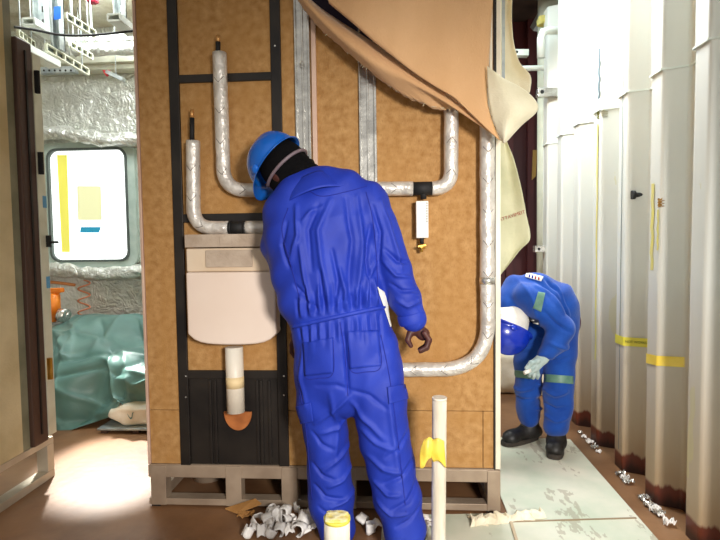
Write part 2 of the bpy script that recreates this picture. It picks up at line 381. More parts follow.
# weld seam along the bulkhead
wp = [Vector((x-0.003, yy, 1.935)) for x, yy in prof]
mb = MB()
for a, b in zip(wp[:-1], wp[1:]): mb.bar(a, b, 0.007, 0.008)
struct('trim_1', mb, PWHITE)
# ragged debris / weld slag strip at the foot is built with small things
struct('wall_back', MB().box((-4.2, YB, 0), (-0.25, YB+0.12, 3.3)), FOILW)
mb = MB().box((-0.25, YB+0.25, 0), (1.6, YB+0.35, 3.3))
for i in range(9): mb.box((-0.1+i*0.19, YB+0.19, 0), (-0.04+i*0.19, YB+0.25, 3.3))
struct('wall_far', mb, MAROON)
struct('wall_left', MB().box((-4.3, 2.9, 0), (-4.2, YB+0.12, 3.3)), FOILW)
struct('ceiling', MB().box((-4.3, 1.0, 3.2), (-0.25, YB+0.35, 3.3)), LCEIL)
struct('trim_2', MB().box((-0.25, 1.0, 3.2), (1.6, YB+0.35, 3.3)), DCEIL)
# ship window in the back room
c0 = at(91, 205, YB)
W0 = at(52, 152, YB); W1 = at(131, 259, YB)
def rrect(cx, cz, hw, hh, r, n=6):
    pts = []
    for (sx, sz, a0) in ((1, 1, 0), (-1, 1, 90), (-1, -1, 180), (1, -1, 270)):
        for i in range(n+1):
            a = math.radians(a0+90*i/n); pts.append((cx+sx*(hw-r)+r*math.cos(a), cz+sz*(hh-r)+r*math.sin(a)))
    return pts
cx, cz, hw, hh = (W0.x+W1.x)/2, (W0.z+W1.z)/2, (W1.x-W0.x)/2, (W0.z-W1.z)/2
def ring(name, o, i, y0, y1, m, parent=None):
    mb = MB(); k = len(o)
    for (pts, yy) in ((o, y0), (i, y0), (o, y1), (i, y1)): mb.v += [Vector((p[0], yy, p[1])) for p in pts]
    for a in range(k):
        b = (a+1) % k
        mb.quadf([a, b, k+b, k+a]); mb.quadf([2*k+a, 3*k+a, 3*k+b, 2*k+b]); mb.quadf([a, 2*k+a, 2*k+b, b]); mb.quadf([k+a, k+b, 3*k+b, 3*k+a])
    return mb.build(name, m, parent)
wf = ring('window_1', rrect(cx, cz, hw+0.09, hh+0.07, 0.1), rrect(cx, cz, hw+0.012, hh+0.012, 0.09), YB-0.05, YB, SEAL); wf['kind'] = 'structure'
ring('gasket', rrect(cx, cz, hw+0.02, hh+0.02, 0.09), rrect(cx, cz, hw, hh, 0.08), YB-0.062, YB-0.01, SEALD, wf)
MB().prism([(p[0], YB-0.03, p[1]) for p in rrect(cx, cz, hw, hh, 0.08)], (0, 0.02, 0)).build('pane', PANE, wf)
def flat(name, quad, Y, m, t=0.002, label=None, cat=None, group=None, parent=None):
    pts = [at(px, py, Y) for px, py in quad]
    o = MB().prism(pts, (0, -t, 0)).build(name, m, parent)
    if cat: tag(o, label, cat, group)
    return o
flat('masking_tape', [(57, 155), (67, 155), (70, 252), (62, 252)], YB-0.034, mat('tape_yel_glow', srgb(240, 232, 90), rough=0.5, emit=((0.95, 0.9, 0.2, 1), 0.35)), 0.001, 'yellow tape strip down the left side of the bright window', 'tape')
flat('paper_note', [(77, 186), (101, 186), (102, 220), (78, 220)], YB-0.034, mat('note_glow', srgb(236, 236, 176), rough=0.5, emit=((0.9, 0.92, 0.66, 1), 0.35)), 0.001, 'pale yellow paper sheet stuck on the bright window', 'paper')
flat('blue_sticker', [(81, 227), (101, 227), (99, 232.5), (80, 232.5)], YB-0.034, mat('blue_sticker', srgb(50, 180, 225), rough=0.5), 0.001, 'small light blue sticker low on the bright window', 'sticker')
# ------------------------------------------------------------------ floor sheet
X0, X1 = -0.08, 1.045
mb = MB()
pts = [(X0, 0.4), (X1-0.02, 0.4), (X1, 3.14), (0.60, 3.16), (0.5, 3.2), (0.487, 2.262), (X0+0.02, 2.22)]
mb.prism([(x, yy, 0.001) for x, yy in pts], (0, 0, 0.006))
tag(mb.build('floor_sheet', SHEETM), 'pale greenish protective sheet covering the deck beside the corrugated wall', 'floor covering')
MB().bar((0.40, 2.18, 0.0072+0.0015), (X1-0.02, 2.24, 0.0072+0.0015), 0.008, 0.003).build('sheet_seam', mat('seam', srgb(150, 130, 100)), bpy.data.objects['floor_sheet'])

# ------------------------------------------------------------------ the main pod
YP = 2.28
pod = thing('bathroom_pod', (-0.33, YP+0.5, 0), 'large insulated bathroom pod wall of ochre boards on a steel base frame', 'pod')
XL = at(143, 300, YP).x; XR = at(498, 300, YP).x
def zP(py, px=320): return at(px, py, YP).z
zb = zP(466, 320); ZT = 2.95
# boards: built by field between studs; face at YP
def X(px, py): return at(px, py, YP).x
xa = X(180, 250); xb = X(277, 100); xs = X(483, 300)
zseam = zP(410, 170); zseam2 = zP(411, 450)
g = 0.0012
def board(x0, x1, z0, z1):
    MB().box((x0+g, YP, z0+g), (x1-g, YP+0.04, z1-g)).build('insulation_board', BOARD, pod, mods=[BEV(0.0015)])
MB().box((XL+0.02, YP+0.0405, zb), (XR-0.02, YP+0.05, ZT)).build('backing_sheet', BLACK, pod)
for (x0, x1, z0, z1) in ((XL+0.012, xa-0.02, zseam, ZT), (XL+0.012, xa-0.02, zb, zseam), (xa+0.02, xb-0.02, zP(78, 230), ZT), (xa+0.02, xb-0.02, zP(217, 230), zP(78, 230)),
                        (xa+0.02, xb-0.02, zP(373, 230), zP(217, 230)),
                        (xb+0.02, X(304, 100), zseam, ZT), (xb+0.02, X(304, 100), zb, zseam), (X(304, 100), X(367, 100), zseam, ZT), (X(304, 100), X(404, 400), zb, zseam), (X(367, 100), XR-0.012, zseam2, ZT),
                        (X(404, 400), X(483, 430), zb, zseam2), (X(483, 430), XR-0.012, zb, zseam2)):
    board(x0, x1, z0, z1)
# black studs
def pbar(name, x0, x1, z0, z1, m, d=0.012, lab=None, y1=None):
    o = MB().box((x0, YP-d, z0), (x1, (YP+0.03) if y1 is None else y1, z1)).build(name, m, pod, mods=[BEV(0.0015)])
    if lab: o['label'] = lab
    return o
pbar('stud', xa-0.022, xa+0.022, zb, ZT, BLACK, lab='black vertical stud'); pbar('stud', xb-0.022, xb+0.022, zb, ZT, BLACK, lab='black vertical stud')
pbar('crossbar', xa+0.022, xb-0.022, zP(82, 230), zP(74, 230), BLACK); pbar('crossbar', xa+0.022, xb-0.022, zP(222, 230), zP(213.5, 230), BLACK)
pbar('crossbar', xa+0.022, xb-0.022, zP(378, 230), zP(370, 230), BLACK)
# black ribbed service plate
pl = MB().box((xa+0.022, YP+0.004, zb), (xb-0.022, YP+0.02, zP(378, 230)))
for px in (211, 216, 258, 262, 270): xx = X(px, 420); pl.box((xx-0.006, YP-0.006, zb+0.005), (xx+0.006, YP+0.006, zP(380, 230)))
pl.build('service_plate', BLACK, pod, mods=[BEV(0.001)], label='black ribbed steel plate')
for (px, py) in ((186, 376), (186, 397), (284, 376), (284, 395), (275, 46)):
    c = at(px, py, YP-0.012); MB().cyl(c, c+Vector((0, -0.003, 0)), 0.004, 8).build('stud_screw', GALV, pod)
# galvanised channels
def channel(pxc, wpx, py0, py1, nm='steel_channel'):
    xc = X(pxc, 80); w_ = wpx/520*YP/2; z0, z1 = zP(py1, pxc), ZT
    m = MB().box((xc-w_, YP-0.002, z0), (xc+w_, YP+0.002, z1)).box((xc-w_, YP-0.018, z0), (xc-w_*0.78, YP-0.002, z1)).box((xc+w_*0.72, YP-0.018, z0), (xc+w_, YP-0.002, z1)).box((xc-w_*0.12, YP-0.010, z0), (xc+w_*0.12, YP-0.002, z1))
    o = m.build(nm, GALV, pod, mods=[BEV(0.0015)], label='shiny galvanised channel')
    return o, xc
ch1, xc1 = channel(303, 15, 0, 300)
hc = at(301.5, 64, YP-0.012); m_ = MB(); m_.tube([hc+Vector((0.008*math.cos(a), 0, 0.014*math.sin(a))) for a in [i*math.pi/8 for i in range(17)]], 0.0025, 8, cap=False); m_.build('slot_rim', GALV, pod, smooth=True)
channel(367.5, 17, 0, 190)
pbar('channel_trim', X(312.5, 100), X(317, 100), zP(300, 315), ZT, TRIM, 0.016, 'pinkish vertical trim strip')
# side walls, roof of pod and edge trims
MB().box((XL, YP+0.052, zb), (XL+0.02, YP+0.55, ZT)).build('side_wall', BOARD, pod)
MB().box((XR-0.02, YP+0.052, zb), (XR, YP+0.55, ZT)).build('side_wall', BOARD, pod)
MB().box((XL+0.021, YP+0.52, zb), (XR-0.021, YP+0.55, ZT)).build('rear_wall', BOARD, pod)
MB().box((XL, YP-0.008, zb), (XL+0.012, YP+0.051, ZT)).build('edge_trim', TRIM, pod, mods=[BEV()], label='pinkish corner trim')
MB().box((XR-0.012, YP-0.008, zb), (XR+0.010, YP+0.051, ZT)).build('edge_trim', TRIMW, pod, mods=[BEV()], label='cream corner trim')
MB().box((XR-0.019, YP-0.012, zb), (XR-0.0125, YP-0.001, ZT)).build('edge_gap_strip', BLACK, pod)
MB().box((XL+0.012, YP-0.006, zb-0.004), (XR-0.012, YP+0.051, zb)).build('bottom_track', FRAME, pod)
# base frame
zr = zP(478, 320); zlo = zP(503, 320)
fy0, fy1 = YP-0.012, YP+0.05
fr = MB().box((XL, fy0, zr), (XR, fy1, zb-0.0045)).box((XL, fy0, zP(512, 320)), (XR, fy1, zlo)) if False else None
top = zb-0.0045; r1 = zP(477, 200); b0 = 0.009
MB().box((XL, fy0+0.004, r1), (XR, fy1, top)).build('base_rail', FRAME, pod, mods=[BEV(0.002)])
MB().box((XL, fy0+0.004, b0), (XR, fy1, b0+0.030)).build('base_rail', FRAME, pod, mods=[BEV(0.002)])
for p0, p1 in ((152, 167), (226.5, 242), (282, 298), (344, 356), (487, 500)):
    MB().box((at(p0, 485, YP).x, fy0, b0), (at(p1, 485, YP).x, fy1-0.002, top-0.001)).build('base_post', FRAME, pod, mods=[BEV(0.002)])
MB().box((XL, fy1, b0), (XL+0.05, YP+0.55, b0+0.05)).box((XR-0.05, fy1, b0), (XR, YP+0.55, b0+0.05)).box((XL+0.05, YP+0.49, b0), (XR-0.05, YP+0.55, b0+0.05)).build('base_side_rail', FRAME, pod)
MB().box((XL, YP+0.051, zb-0.06), (XR, YP+0.55, zb-0.001)).build('pod_floor_slab', BLACK, pod)
for (fx, fy) in ((XL+0.03, YP+0.02), (XR-0.03, YP+0.02), (XL+0.03, YP+0.50), (XR-0.03, YP+0.50), (-0.2, YP+0.02)):
    MB().box((fx-0.02, fy-0.025, 0.0), (fx+0.02, fy+0.025, b0-0.0002)).build('foot', RUBBER, pod)
MB().box((XL+0.18, YP+0.44, b0), (XR-0.06, YP+0.46, zb-0.0605)).build('under_pod_shade', BLACK, pod)  # black sheet added to darken the view under the pod
MB().cyl((-0.97, YP+0.30, 0.0), (-0.97, YP+0.30, zb-0.061), 0.075, 24).build('floor_drain_pipe', FRAME, None, smooth=True)
tag(bpy.data.objects['floor_drain_pipe'], 'stubby tan drain pipe under the left end of the pod', 'pipe')
flat('white_scrap', [(168, 500), (171, 496), (189, 498), (188, 502)], YP+0.10, PAPER, 0.004)
o = bpy.data.objects['white_scrap']; tag(o, 'white scrap of sheet lying under the left end of the pod', 'scrap')
o.location.z = 0.001; o.rotation_euler = (math.radians(70), 0, 0)
o.location.y = YP+0.12

# ------------------------------------------------------------------ insulated pipes
YT = YP-0.045
def P(px, py, Y=YT): return at(px, py, Y)
def bend(a, c, b, r, n=8):
    a, c, b = Vector(a), Vector(c), Vector(b); u = (a-c).normalized()*r; v = (b-c).normalized()*r
    return [a]+[(c+u)*(1-t)**2+c*2*t*(1-t)+(c+v)*t*t for t in [i/n for i in range(n+1)]]+[b]
def dense(path, step=0.02):
    out = [Vector(path[0])]
    for a, b in zip(path[:-1], path[1:]):
        k = max(1, int((Vector(b)-Vector(a)).length/step)); out += [Vector(a).lerp(Vector(b), i/k) for i in range(1, k+1)]
    return out
RP = 13.5/520*2.33/2
def stub(parent, px, y0, y1, y2, dx=0):
    MB().cyl(P(px, y1+2), P(px+dx, y0, YT), 0.0105, 14).build('rubber_sleeve', RUBBER, parent, smooth=True)
    MB().cyl(P(px+dx, y0+0.5), P(px+dx, y2), 0.0085, 14).build('pipe_tip', COPPER, parent, smooth=True)
t1 = thing('insulated_pipe', P(193, 228), 'lower foil-wrapped pipe bending right just above the cistern', 'pipe', 'foil wrapped pipes on the pod')
pa = bend(P(193, 141), P(193.5, 227.5), P(229, 228), 0.09); MB().tube(dense(pa), RP, 18, wob=0.06, seed=1).build('foil_wrap', FOILP, t1, smooth=True, uv=True)
pa = [P(246, 227.5), P(330, 226)]; MB().tube(dense(pa), RP*0.95, 18, wob=0.06, seed=2).build('foil_wrap', FOILP, t1, smooth=True, uv=True)
MB().cyl(P(227, 228), P(248, 227.5), RP*0.92, 18).cyl(P(230, 228), P(232, 228), RP*1.05, 18).cyl(P(244, 228), P(246, 228), RP*1.05, 18).build('black_coupling', RUBBER, t1, smooth=True)
stub(t1, 192, 118, 141, 109.5)
for px in (262, 205): MB().box(P(px-2, 222, YP), P(px+2, 226, YT+0.02)).build('pipe_clip', GALV, t1)
t2 = thing('insulated_pipe', P(235, 192), 'tall foil-wrapped pipe rising left of the blue helmet and running behind the worker', 'pipe', 'foil wrapped pipes on the pod')
pa = bend(P(219.5, 53), P(224, 190.5), P(413, 188.5), 0.10); MB().tube(dense(pa), RP, 18, wob=0.06, seed=3).build('foil_wrap', FOILP, t2, smooth=True, uv=True)
pa = bend(P(432, 188.5), P(451, 188), P(451.5, 60), 0.075); MB().tube(dense(pa), RP, 18, wob=0.06, seed=4).build('foil_wrap', FOILP, t2, smooth=True, uv=True)
MB().cyl(P(411, 188.8), P(434, 188.3), RP*0.95, 18).cyl(P(423.5, 188), P(423.5, 199), 0.013, 14).build('black_tee', RUBBER, t2, smooth=True)
stub(t2, 218, 42, 53, 35.5)
MB().box(P(416, 201, YT-0.02), P(428, 238, YT+0.02)).build('insulation_sleeve', WHITEB, t2, mods=[BEV(0.003)], label='white insulated block')
mk = MB()
for i in range(8):
    q = P(426.6, 204+i*2.6, YT-0.0205); mk.box(q, q+Vector((0.003, -0.0006, 0.007)))
mk.build('printed_marks', INK, t2)
MB().cyl(P(421.8, 237), P(421.8, 244), 0.009, 12).build('outlet_sleeve', RUBBER, t2, smooth=True)
vb = MB().cyl(P(421.5, 243), P(421.5, 252), 0.008, 12); vb.cyl(P(418, 247.5), P(425.5, 247.5), 0.0055, 10).cyl(P(421.5, 247, YT), P(421.5, 247, YT-0.03), 0.005, 10)
vb.build('brass_valve', BRASS, t2, smooth=True)
MB().bar(P(418, 246.5, YT-0.03), P(426, 245, YT-0.03), 0.006, 0.006).build('valve_lever', BRASS, t2)
for px in (345, 440): MB().box(P(px-2, 186, YP), P(px+2, 190, YT+0.02)).build('pipe_clip', GALV, t2)
t3 = thing('insulated_pipe', P(486, 340), 'long foil-wrapped pipe down the right edge of the pod, bending left at the bottom', 'pipe', 'foil wrapped pipes on the pod')
pa = bend(P(487, 90), P(487.5, 369), P(340, 370), 0.20, 14); MB().tube(dense(pa), RP*1.02, 18, wob=0.07, seed=5).build('foil_wrap', FOILP, t3, smooth=True, uv=True)
pa = [P(487.2, 277), P(487.2, 284)]; MB().tube(pa, RP*1.12, 18).build('joint_tape', GALV, t3, smooth=True)
for py in (200, 300): MB().box(P(485, py-2, YP), P(489, py+2, YT+0.02)).build('pipe_clip', GALV, t3)
# ------------------------------------------------------------------ cistern
YC = YP-0.012
cs = thing('cistern', at(232, 345, YC), 'cream concealed toilet cistern with a white flush pipe fixed to the pod', 'cistern')
cx0, cx1 = at(186.5, 300, YC-0.09).x, at(275.5, 300, YC-0.09).x
zt, zb2 = at(230, 272, YC-0.09).z, at(230, 345, YC-0.09).z
# tank with curved bottom
pts = []
n = 14
for i in range(n+1):
    t = i/n; xx = cx0+(cx1-cx0)*t; e = (abs(2*t-1))**6; pts.append((xx, zb2+0.012*(2*t-1)**2+0.035*e))
pts += [(cx1, zt), (cx0, zt)]
MB().prism([(p[0], YC-0.09, p[1]) for p in pts], (0, 0.088, 0)).build('tank', CISTERN, cs, mods=[BEV(0.008, 3)])
MB().box((cx0-0.002, YC-0.075, zt+0.001), (cx1+0.002, YC-0.002, at(230, 248, YC-0.09).z)).build('upper_shell', CISTERN3, cs, mods=[BEV(0.006, 3)])
MB().box((cx0+0.085, YC-0.082, zt+0.02), (cx0+0.29, YC-0.0755, at(230, 250, YC-0.09).z)).build('access_plate', CISTERN2, cs, mods=[BEV(0.004)])
MB().box((cx0-0.003, YC-0.085, at(230, 247, YC-0.09).z), (cx1+0.004, YC-0.002, at(230, 234, YC-0.09).z)).box((cx0+0.15, YC-0.088, at(230, 244, YC-0.09).z), (cx0+0.21, YC-0.084, at(230, 236, YC-0.09).z)).build('foam_strip', CISTERN2, cs, mods=[BEV(0.005, 2)], label='grey foam strip on top')
fp0 = at(234, 347, YC-0.05); fp1 = at(236, 412, YC-0.06)
MB().cyl(fp0, fp1, 0.0385, 28).build('flush_pipe', PIPEW, cs, smooth=True, label='white flush pipe')
MB().cyl(fp0.lerp(fp1, 0.45), fp0.lerp(fp1, 0.62), 0.0389, 28).build('masking_wrap', mat('wrap_cream', srgb(236, 210, 160), rough=0.6), cs, smooth=True)
c = at(237.5, 412, YP-0.02); pts = [c+Vector((0.064*math.cos(a), 0, 0.085*math.sin(a))) for a in [math.pi+math.pi*i/18 for i in range(19)]]
MB().prism(pts, (0, 0.012, 0)).build('outlet_cover', ORING, cs, mods=[BEV(0.002)], label='orange brown half-round outlet cover')

# ------------------------------------------------------------------ tan cloth over the pod
D = thing('drape_cloth', at(400, 20, YP-0.1), 'tan cloth hanging over the top right of the pod with a cream folded corner', 'cloth')
cloth('upper_layer', [[(308, -110, 2.24), (360, -110, 2.24), (430, -110, 2.23), (496, -110, 2.24)],
                      [(308, -60, 2.20), (370, -50, 2.17), (430, -40, 2.19), (494, -30, 2.22)],
                      [(318, -22, 2.15), (375, 15, 2.12), (430, 30, 2.15), (490, 50, 2.20)],
                      [(328, 0, 2.13), (378, 42, 2.11), (432, 80, 2.13), (488, 100, 2.18)],
                      [(329, 3, 2.17), (379, 45, 2.16), (440, 87, 2.15), (500, 140, 2.17)]], TAN, 60, 40, D, ripple=0.014, freq=6, seed=2)
cloth('lower_layer', [[(301, -10, 2.28), (322, 9, 2.27), (360, 34, 2.26), (384, 50, 2.25), (440, 86, 2.25), (498, 132, 2.26)],
                      [(300, -10, 2.22), (321, 12, 2.20), (358, 38, 2.185), (384, 56, 2.18), (440, 90, 2.19), (499, 136, 2.20)],
                      [(297, -8, 2.21), (318, 17, 2.18), (350, 46, 2.165), (378, 66, 2.16), (438, 98, 2.18), (500, 139, 2.20)],
                      [(298, 0, 2.25), (316, 24, 2.24), (340, 46, 2.235), (370, 71, 2.23), (403, 95, 2.23), (434, 108, 2.24), (460, 110, 2.25), (482, 123, 2.24), (503, 142, 2.23)]], TAN, 100, 26, D, ripple=0.005, freq=6, rag=0.005, seed=4)
cloth('painted_gap_shade', [[(300, -60, 2.32), (340, -20, 2.32), (380, 20, 2.32), (440, 70, 2.32), (495, 120, 2.32)],
                      [(306, -2, 2.325), (324, 14, 2.325), (362, 40, 2.325), (384, 55, 2.325), (440, 90, 2.325), (495, 128, 2.325)]], mat('gap_shade_dark', srgb(34, 24, 44), srgb(46, 32, 56), 6, 0.8), 30, 10, D, label='dark sheet painted as the shade between the cloth layers')  # dark sheet stands in for the deep shade between the layers
fr_ = MB(); rf = random.Random(11)
edge = [(316, 24), (340, 46), (370, 71), (403, 95), (434, 108), (460, 110), (482, 123), (503, 142)]
for i_ in range(150):
    t = rf.random()*(len(edge)-1); k_ = min(int(t), len(edge)-2); u_ = t-k_; x_ = edge[k_][0]*(1-u_)+edge[k_+1][0]*u_; y_ = edge[k_][1]*(1-u_)+edge[k_+1][1]*u_
    if 1.5 < t < 3 or t > 4.5 or rf.random() < 0.3:
        a_ = at(x_, y_-1.5, 2.17); b_ = a_+Vector((rf.uniform(-0.012, 0.012), rf.uniform(-0.008, 0.004), rf.uniform(-0.016, -0.002))); fr_.bar(a_, b_, 0.0016, 0.0016)
fr_o = fr_.build('frayed_threads', CREAM, D, label='pale frayed threads'); fr_o['kind'] = 'stuff'
cloth('folded_corner', [[(487, 66, 2.17), (495, 72, 2.15), (503, 78, 2.16)],
                        [(488, 90, 2.165), (507, 92, 2.13), (527, 92, 2.17)],
                        [(491, 112, 2.165), (514, 110, 2.12), (538, 109, 2.18)],
                        [(496, 128, 2.165), (507, 128, 2.13), (521, 126, 2.17)],
                        [(503, 143, 2.165), (504, 143, 2.15), (505, 143.5, 2.17)]], CREAM, 24, 24, D, ripple=0.008, freq=9, seed=6, label='cream folded corner')
# cream lining hanging behind the right edge
HC = thing('lining_cloth', at(510, 60, YP+0.12), 'cream insulation cloth hanging behind the right edge of the pod with red print', 'cloth')
cloth('upper_strip', [[(496, -60, 2.42), (506, -60, 2.46), (513, -60, 2.44)],
                      [(496, -10, 2.42), (506, -10, 2.46), (512, -10, 2.44)],
                      [(497, 20, 2.42), (507, 22, 2.46), (512, 25, 2.44)],
                      [(497, 45, 2.42), (508, 45, 2.46), (514, 45, 2.44)],
                      [(498, 70, 2.42), (510, 65, 2.47), (520, 62, 2.44)],
                      [(498, 90, 2.42), (516, 80, 2.47), (531, 76, 2.44)],
                      [(499, 105, 2.42), (514, 98, 2.46), (530, 92, 2.44)]], CREAM, 14, 40, HC, ripple=0.02, freq=9, seed=8, rag=0.004)
cloth('lower_strip', [[(496, 132, 2.42), (503, 138, 2.46), (507, 143, 2.44)],
                      [(496, 160, 2.42), (506, 160, 2.47), (514, 160, 2.44)],
                      [(496, 190, 2.42), (510, 190, 2.47), (521, 188, 2.44)],
                      [(496, 220, 2.42), (512, 220, 2.46), (526, 215, 2.44)],
                      [(496, 245, 2.42), (512, 245, 2.47), (530, 238, 2.44)],
                      [(496, 262, 2.42), (510, 258, 2.46), (520, 250, 2.44)],
                      [(496, 282, 2.42), (500, 276, 2.44), (506, 268, 2.44)]], mat('lining', srgb(190, 190, 156), srgb(214, 212, 180), 5, 0.85, bump=0.3, bscale=90), 16, 40, HC, ripple=0.015, freq=9, seed=12, rag=0.003)
a_ = at(512, 216, 2.40); text('red_print', 'ATTAVIMEIT', a_, 0.022, DRED2, (at(524, 212, 2.40)-at(500, 220, 2.40)), (0, 0, 1), HC)
# vertical grey rails at upper right edge of the pod
for i, (px, m_) in enumerate(((491, TRIMW), (495, BLACK), (499, GALVD), (503.5, GALVD))):
    a_, b_ = at(px, 66, YP-0.02+i*0.012), None
    MB().box((a_.x-0.006, a_.y, at(px, 90, YP).z), (a_.x+0.006, a_.y+0.010, ZT)).build('edge_rail', m_, pod)

# ------------------------------------------------------------------ left pod
XW = -1.79
lp = thing('neighbouring_pod', (XW-0.4, 1.6, 0), 'neighbouring pod at the left edge with cream side panel and open steel base', 'pod')
def L_(px, py): return atx(px, py, XW)
ye = L_(14, 250).y; y1_ = L_(22, 250).y; y2_ = L_(37, 250).y; y3_ = L_(45, 250).y; zb3 = L_(10, 460).z
MB().box((XW-0.9, 0.9, zb3), (XW, ye, ZT)).build('side_panel', LPANEL, lp, mods=[BEV(0.002)])
MB().box((XW-0.9, 0.9, zb3-0.001), (XW, ye, zb3-0.034)).build('base_rail', FRAMEL, lp, mods=[BEV(0.002)])
MB().box((XW-0.06, 0.9, 0), (XW, y3_, 0.04)).build('base_rail', FRAMEL, lp, mods=[BEV(0.002)])
MB().box((XW-0.06, ye+0.001, zb3-0.034), (XW, y3_, zb3-0.002)).build('base_rail', FRAMEL, lp, mods=[BEV(0.002)])
MB().box((XW-0.06, y3_-0.05, 0.041), (XW, y3_, zb3-0.035)).build('base_post', FRAMEL, lp, mods=[BEV(0.002)])
MB().box((XW-0.06, ye+0.001, zb3), (XW-0.004, y1_-0.001, ZT)).build('edge_strip', mat('edge_green', srgb(120, 122, 100), srgb(150, 150, 126), 5, 0.5), lp, label='grey green edge strip')
df = MB().box((XW-0.05, y1_, zb3), (XW+0.018, y2_, 2.20)).build('door_frame', DOORB, lp, mods=[BEV(0.006)], label='dark brown door frame post')
MB().box((XW+0.018, y1_+0.05, zb3+0.05), (XW+0.024, y1_+0.06, 2.15)).build('frame_groove', BLACK, df)
al = MB().box((XW-0.04, y2_+0.001, zb3+0.02), (XW+0.02, y3_, 2.16)).build('hinge_strip', ALU, lp, mods=[BEV(0.002)], label='pale aluminium strip with black hinges')
for zz in (2.02, 1.62, 0.58):
    MB().box((XW+0.0205, y2_+0.006, zz-0.055), (XW+0.034, y2_+0.024, zz+0.055)).cyl((XW+0.036, y2_+0.015, zz-0.055), (XW+0.036, y2_+0.015, zz+0.055), 0.008, 10).build('hinge', RUBBER if zz > 1 else BRASS, al)
MB().box((XW+0.0205, y3_-0.02, 1.20), (XW+0.04, y3_-0.004, 1.26)).cyl((XW+0.03, y3_-0.012, 1.225), (XW+0.08, y3_-0.012, 1.225), 0.006, 8).build('latch', RUBBER, al)
for zz in (1.43, 1.02): MB().box((XW+0.0203, y3_-0.03, zz-0.03), (XW+0.0215, y3_-0.002, zz+0.03)).build('blue_tape_patch', mat('pale_blue_tape', srgb(90, 150, 190), rough=0.5), al)
MB().box((XW-0.36, 0.95, 0.001), (XW-0.30, y3_-0.06, zb3-0.04)).build('base_shade_sheet', BLACK, lp)  # added black sheet that makes the open base look dark inside

# ------------------------------------------------------------------ back room contents
# tarp-covered pile
tarp = thing('tarp_cover', (-2.0, 3.7, 0.1), 'blue green plastic tarp draped over a low pile under the window', 'tarp')
rowsT = [[(30, 340, 4.45), (70, 318, 4.5), (100, 314, 4.5), (140, 318, 4.45), (175, 318, 4.4)],
         [(34, 333, 4.1), (62, 326, 4.15), (95, 318, 4.15), (130, 317, 4.1), (175, 322, 4.1)],
         [(44, 344, 3.75), (70, 338, 3.8), (100, 336, 3.8), (135, 340, 3.8), (175, 345, 3.7)],
         [(46, 362, 3.42), (70, 358, 3.42), (103, 350, 3.46), (135, 356, 3.45), (175, 360, 3.4)],
         [(48, 385, 3.29), (62, 376, 3.27), (105, 366, 3.38), (112, 372, 3.30), (140, 376, 3.28), (175, 384, 3.25)],
         [(48, 410, 3.26), (62, 402, 3.23), (100, 396, 3.33), (116, 396, 3.25), (135, 398, 3.28), (175, 400, 3.25)],
         [(48, 431, 3.20), (70, 427, 3.20), (100, 420, 3.27), (114, 416, 3.22), (122, 406, 3.22), (132, 420, 3.2), (140, 412, 3.22), (175, 418, 3.22)]]
R = [crom([tuple(at(*p)) for p in r], 60) for r in rowsT]; cols = [crom([r[i] for r in R], 60) for i in range(60)]
vs = []
def fold(u, v, cx_, cy_, ang, wd, ln):
    du, dv = u-cx_, v-cy_; a = du*math.cos(ang)+dv*math.sin(ang); b = -du*math.sin(ang)+dv*math.cos(ang)
    return math.exp(-abs(b/wd))*math.exp(-(a/ln)**4)
FL = [(random.uniform(0, 1), random.uniform(0.1, 1), random.uniform(-1.9, 1.9), random.uniform(0.015, 0.04), random.uniform(0.12, 0.35), random.choice((-1, 1, 1))) for _ in range(34)]
for j in range(60):
    for i in range(60):
        p = Vector(cols[i][j]); u, v = i/59, j/59
        h = sum(s*0.035*fold(u, v, a, b, c, d, e) for a, b, c, d, e, s in FL)
        p += Vector((0, -0.7, 0.7))*h; p.y += 0.02*noise.noise(p*6); vs.append(p)
fs = [(j*60+i, j*60+i+1, (j+1)*60+i+1, (j+1)*60+i) for j in range(59) for i in range(59)]
link('tarp_sheet', vs, fs, TARP, tarp, True, mods=[SOL(0.004), SUB(1)])
# pallet/box under tarp
pb = MB().box((-2.9, 3.42, 0.03), (-1.86, 4.2, 0.17)); pb.build('stored_crate', BLACK, None); tag(bpy.data.objects['stored_crate'], 'dark stack barely visible under the blue green tarp', 'crate')
lg = MB()
for xx in (-2.8, -2.3, -1.95):
    for yy in (3.48, 4.15): lg.box((xx-0.04, yy-0.04, 0), (xx+0.04, yy+0.04, 0.0295))
lg.build('leg', BLACK, bpy.data.objects['stored_crate'])
# white bag on a low pallet
def lump(name, c, r, m, parent=None, seed=0, amp=0.12, n=28, mm=18, **kw):
    mb = MB(); mb.ell((0, 0, 0), (1, 1, 1), n, mm); out = []
    for v in mb.v:
        sv = Vector((math.copysign(abs(v.x)**0.6, v.x), math.copysign(abs(v.y)**0.6, v.y), math.copysign(abs(v.z)**0.75, v.z)))
        k = 1+amp*noise.noise(sv*2.2+Vector((seed, 0, 0)))+amp*0.5*abs(noise.noise(sv*5+Vector((0, seed, 0))))
        p = Vector((sv.x*r[0]*k, sv.y*r[1]*k, sv.z*r[2]*k)); p.z = max(p.z, -r[2]*0.9); out.append(Vector(c)+p)
    mb.v = out; return mb.build(name, m, parent, smooth=True, mods=[SUB(1)], **kw)
bgc = at(138, 428, 3.30)
pal = thing('pallet', (bgc.x, 3.30, 0), 'low metal skid carrying the white bag under the tarp edge', 'pallet')
MB().box((bgc.x-0.20, 3.16, 0.022), (bgc.x+0.30, 3.44, 0.034)).build('deck', GALVD, pal, mods=[BEV()])
for xx in (-0.18, 0.03, 0.24): MB().box((bgc.x+xx, 3.17, 0), (bgc.x+xx+0.04, 3.43, 0.0215)).build('runner', DOORB, pal)
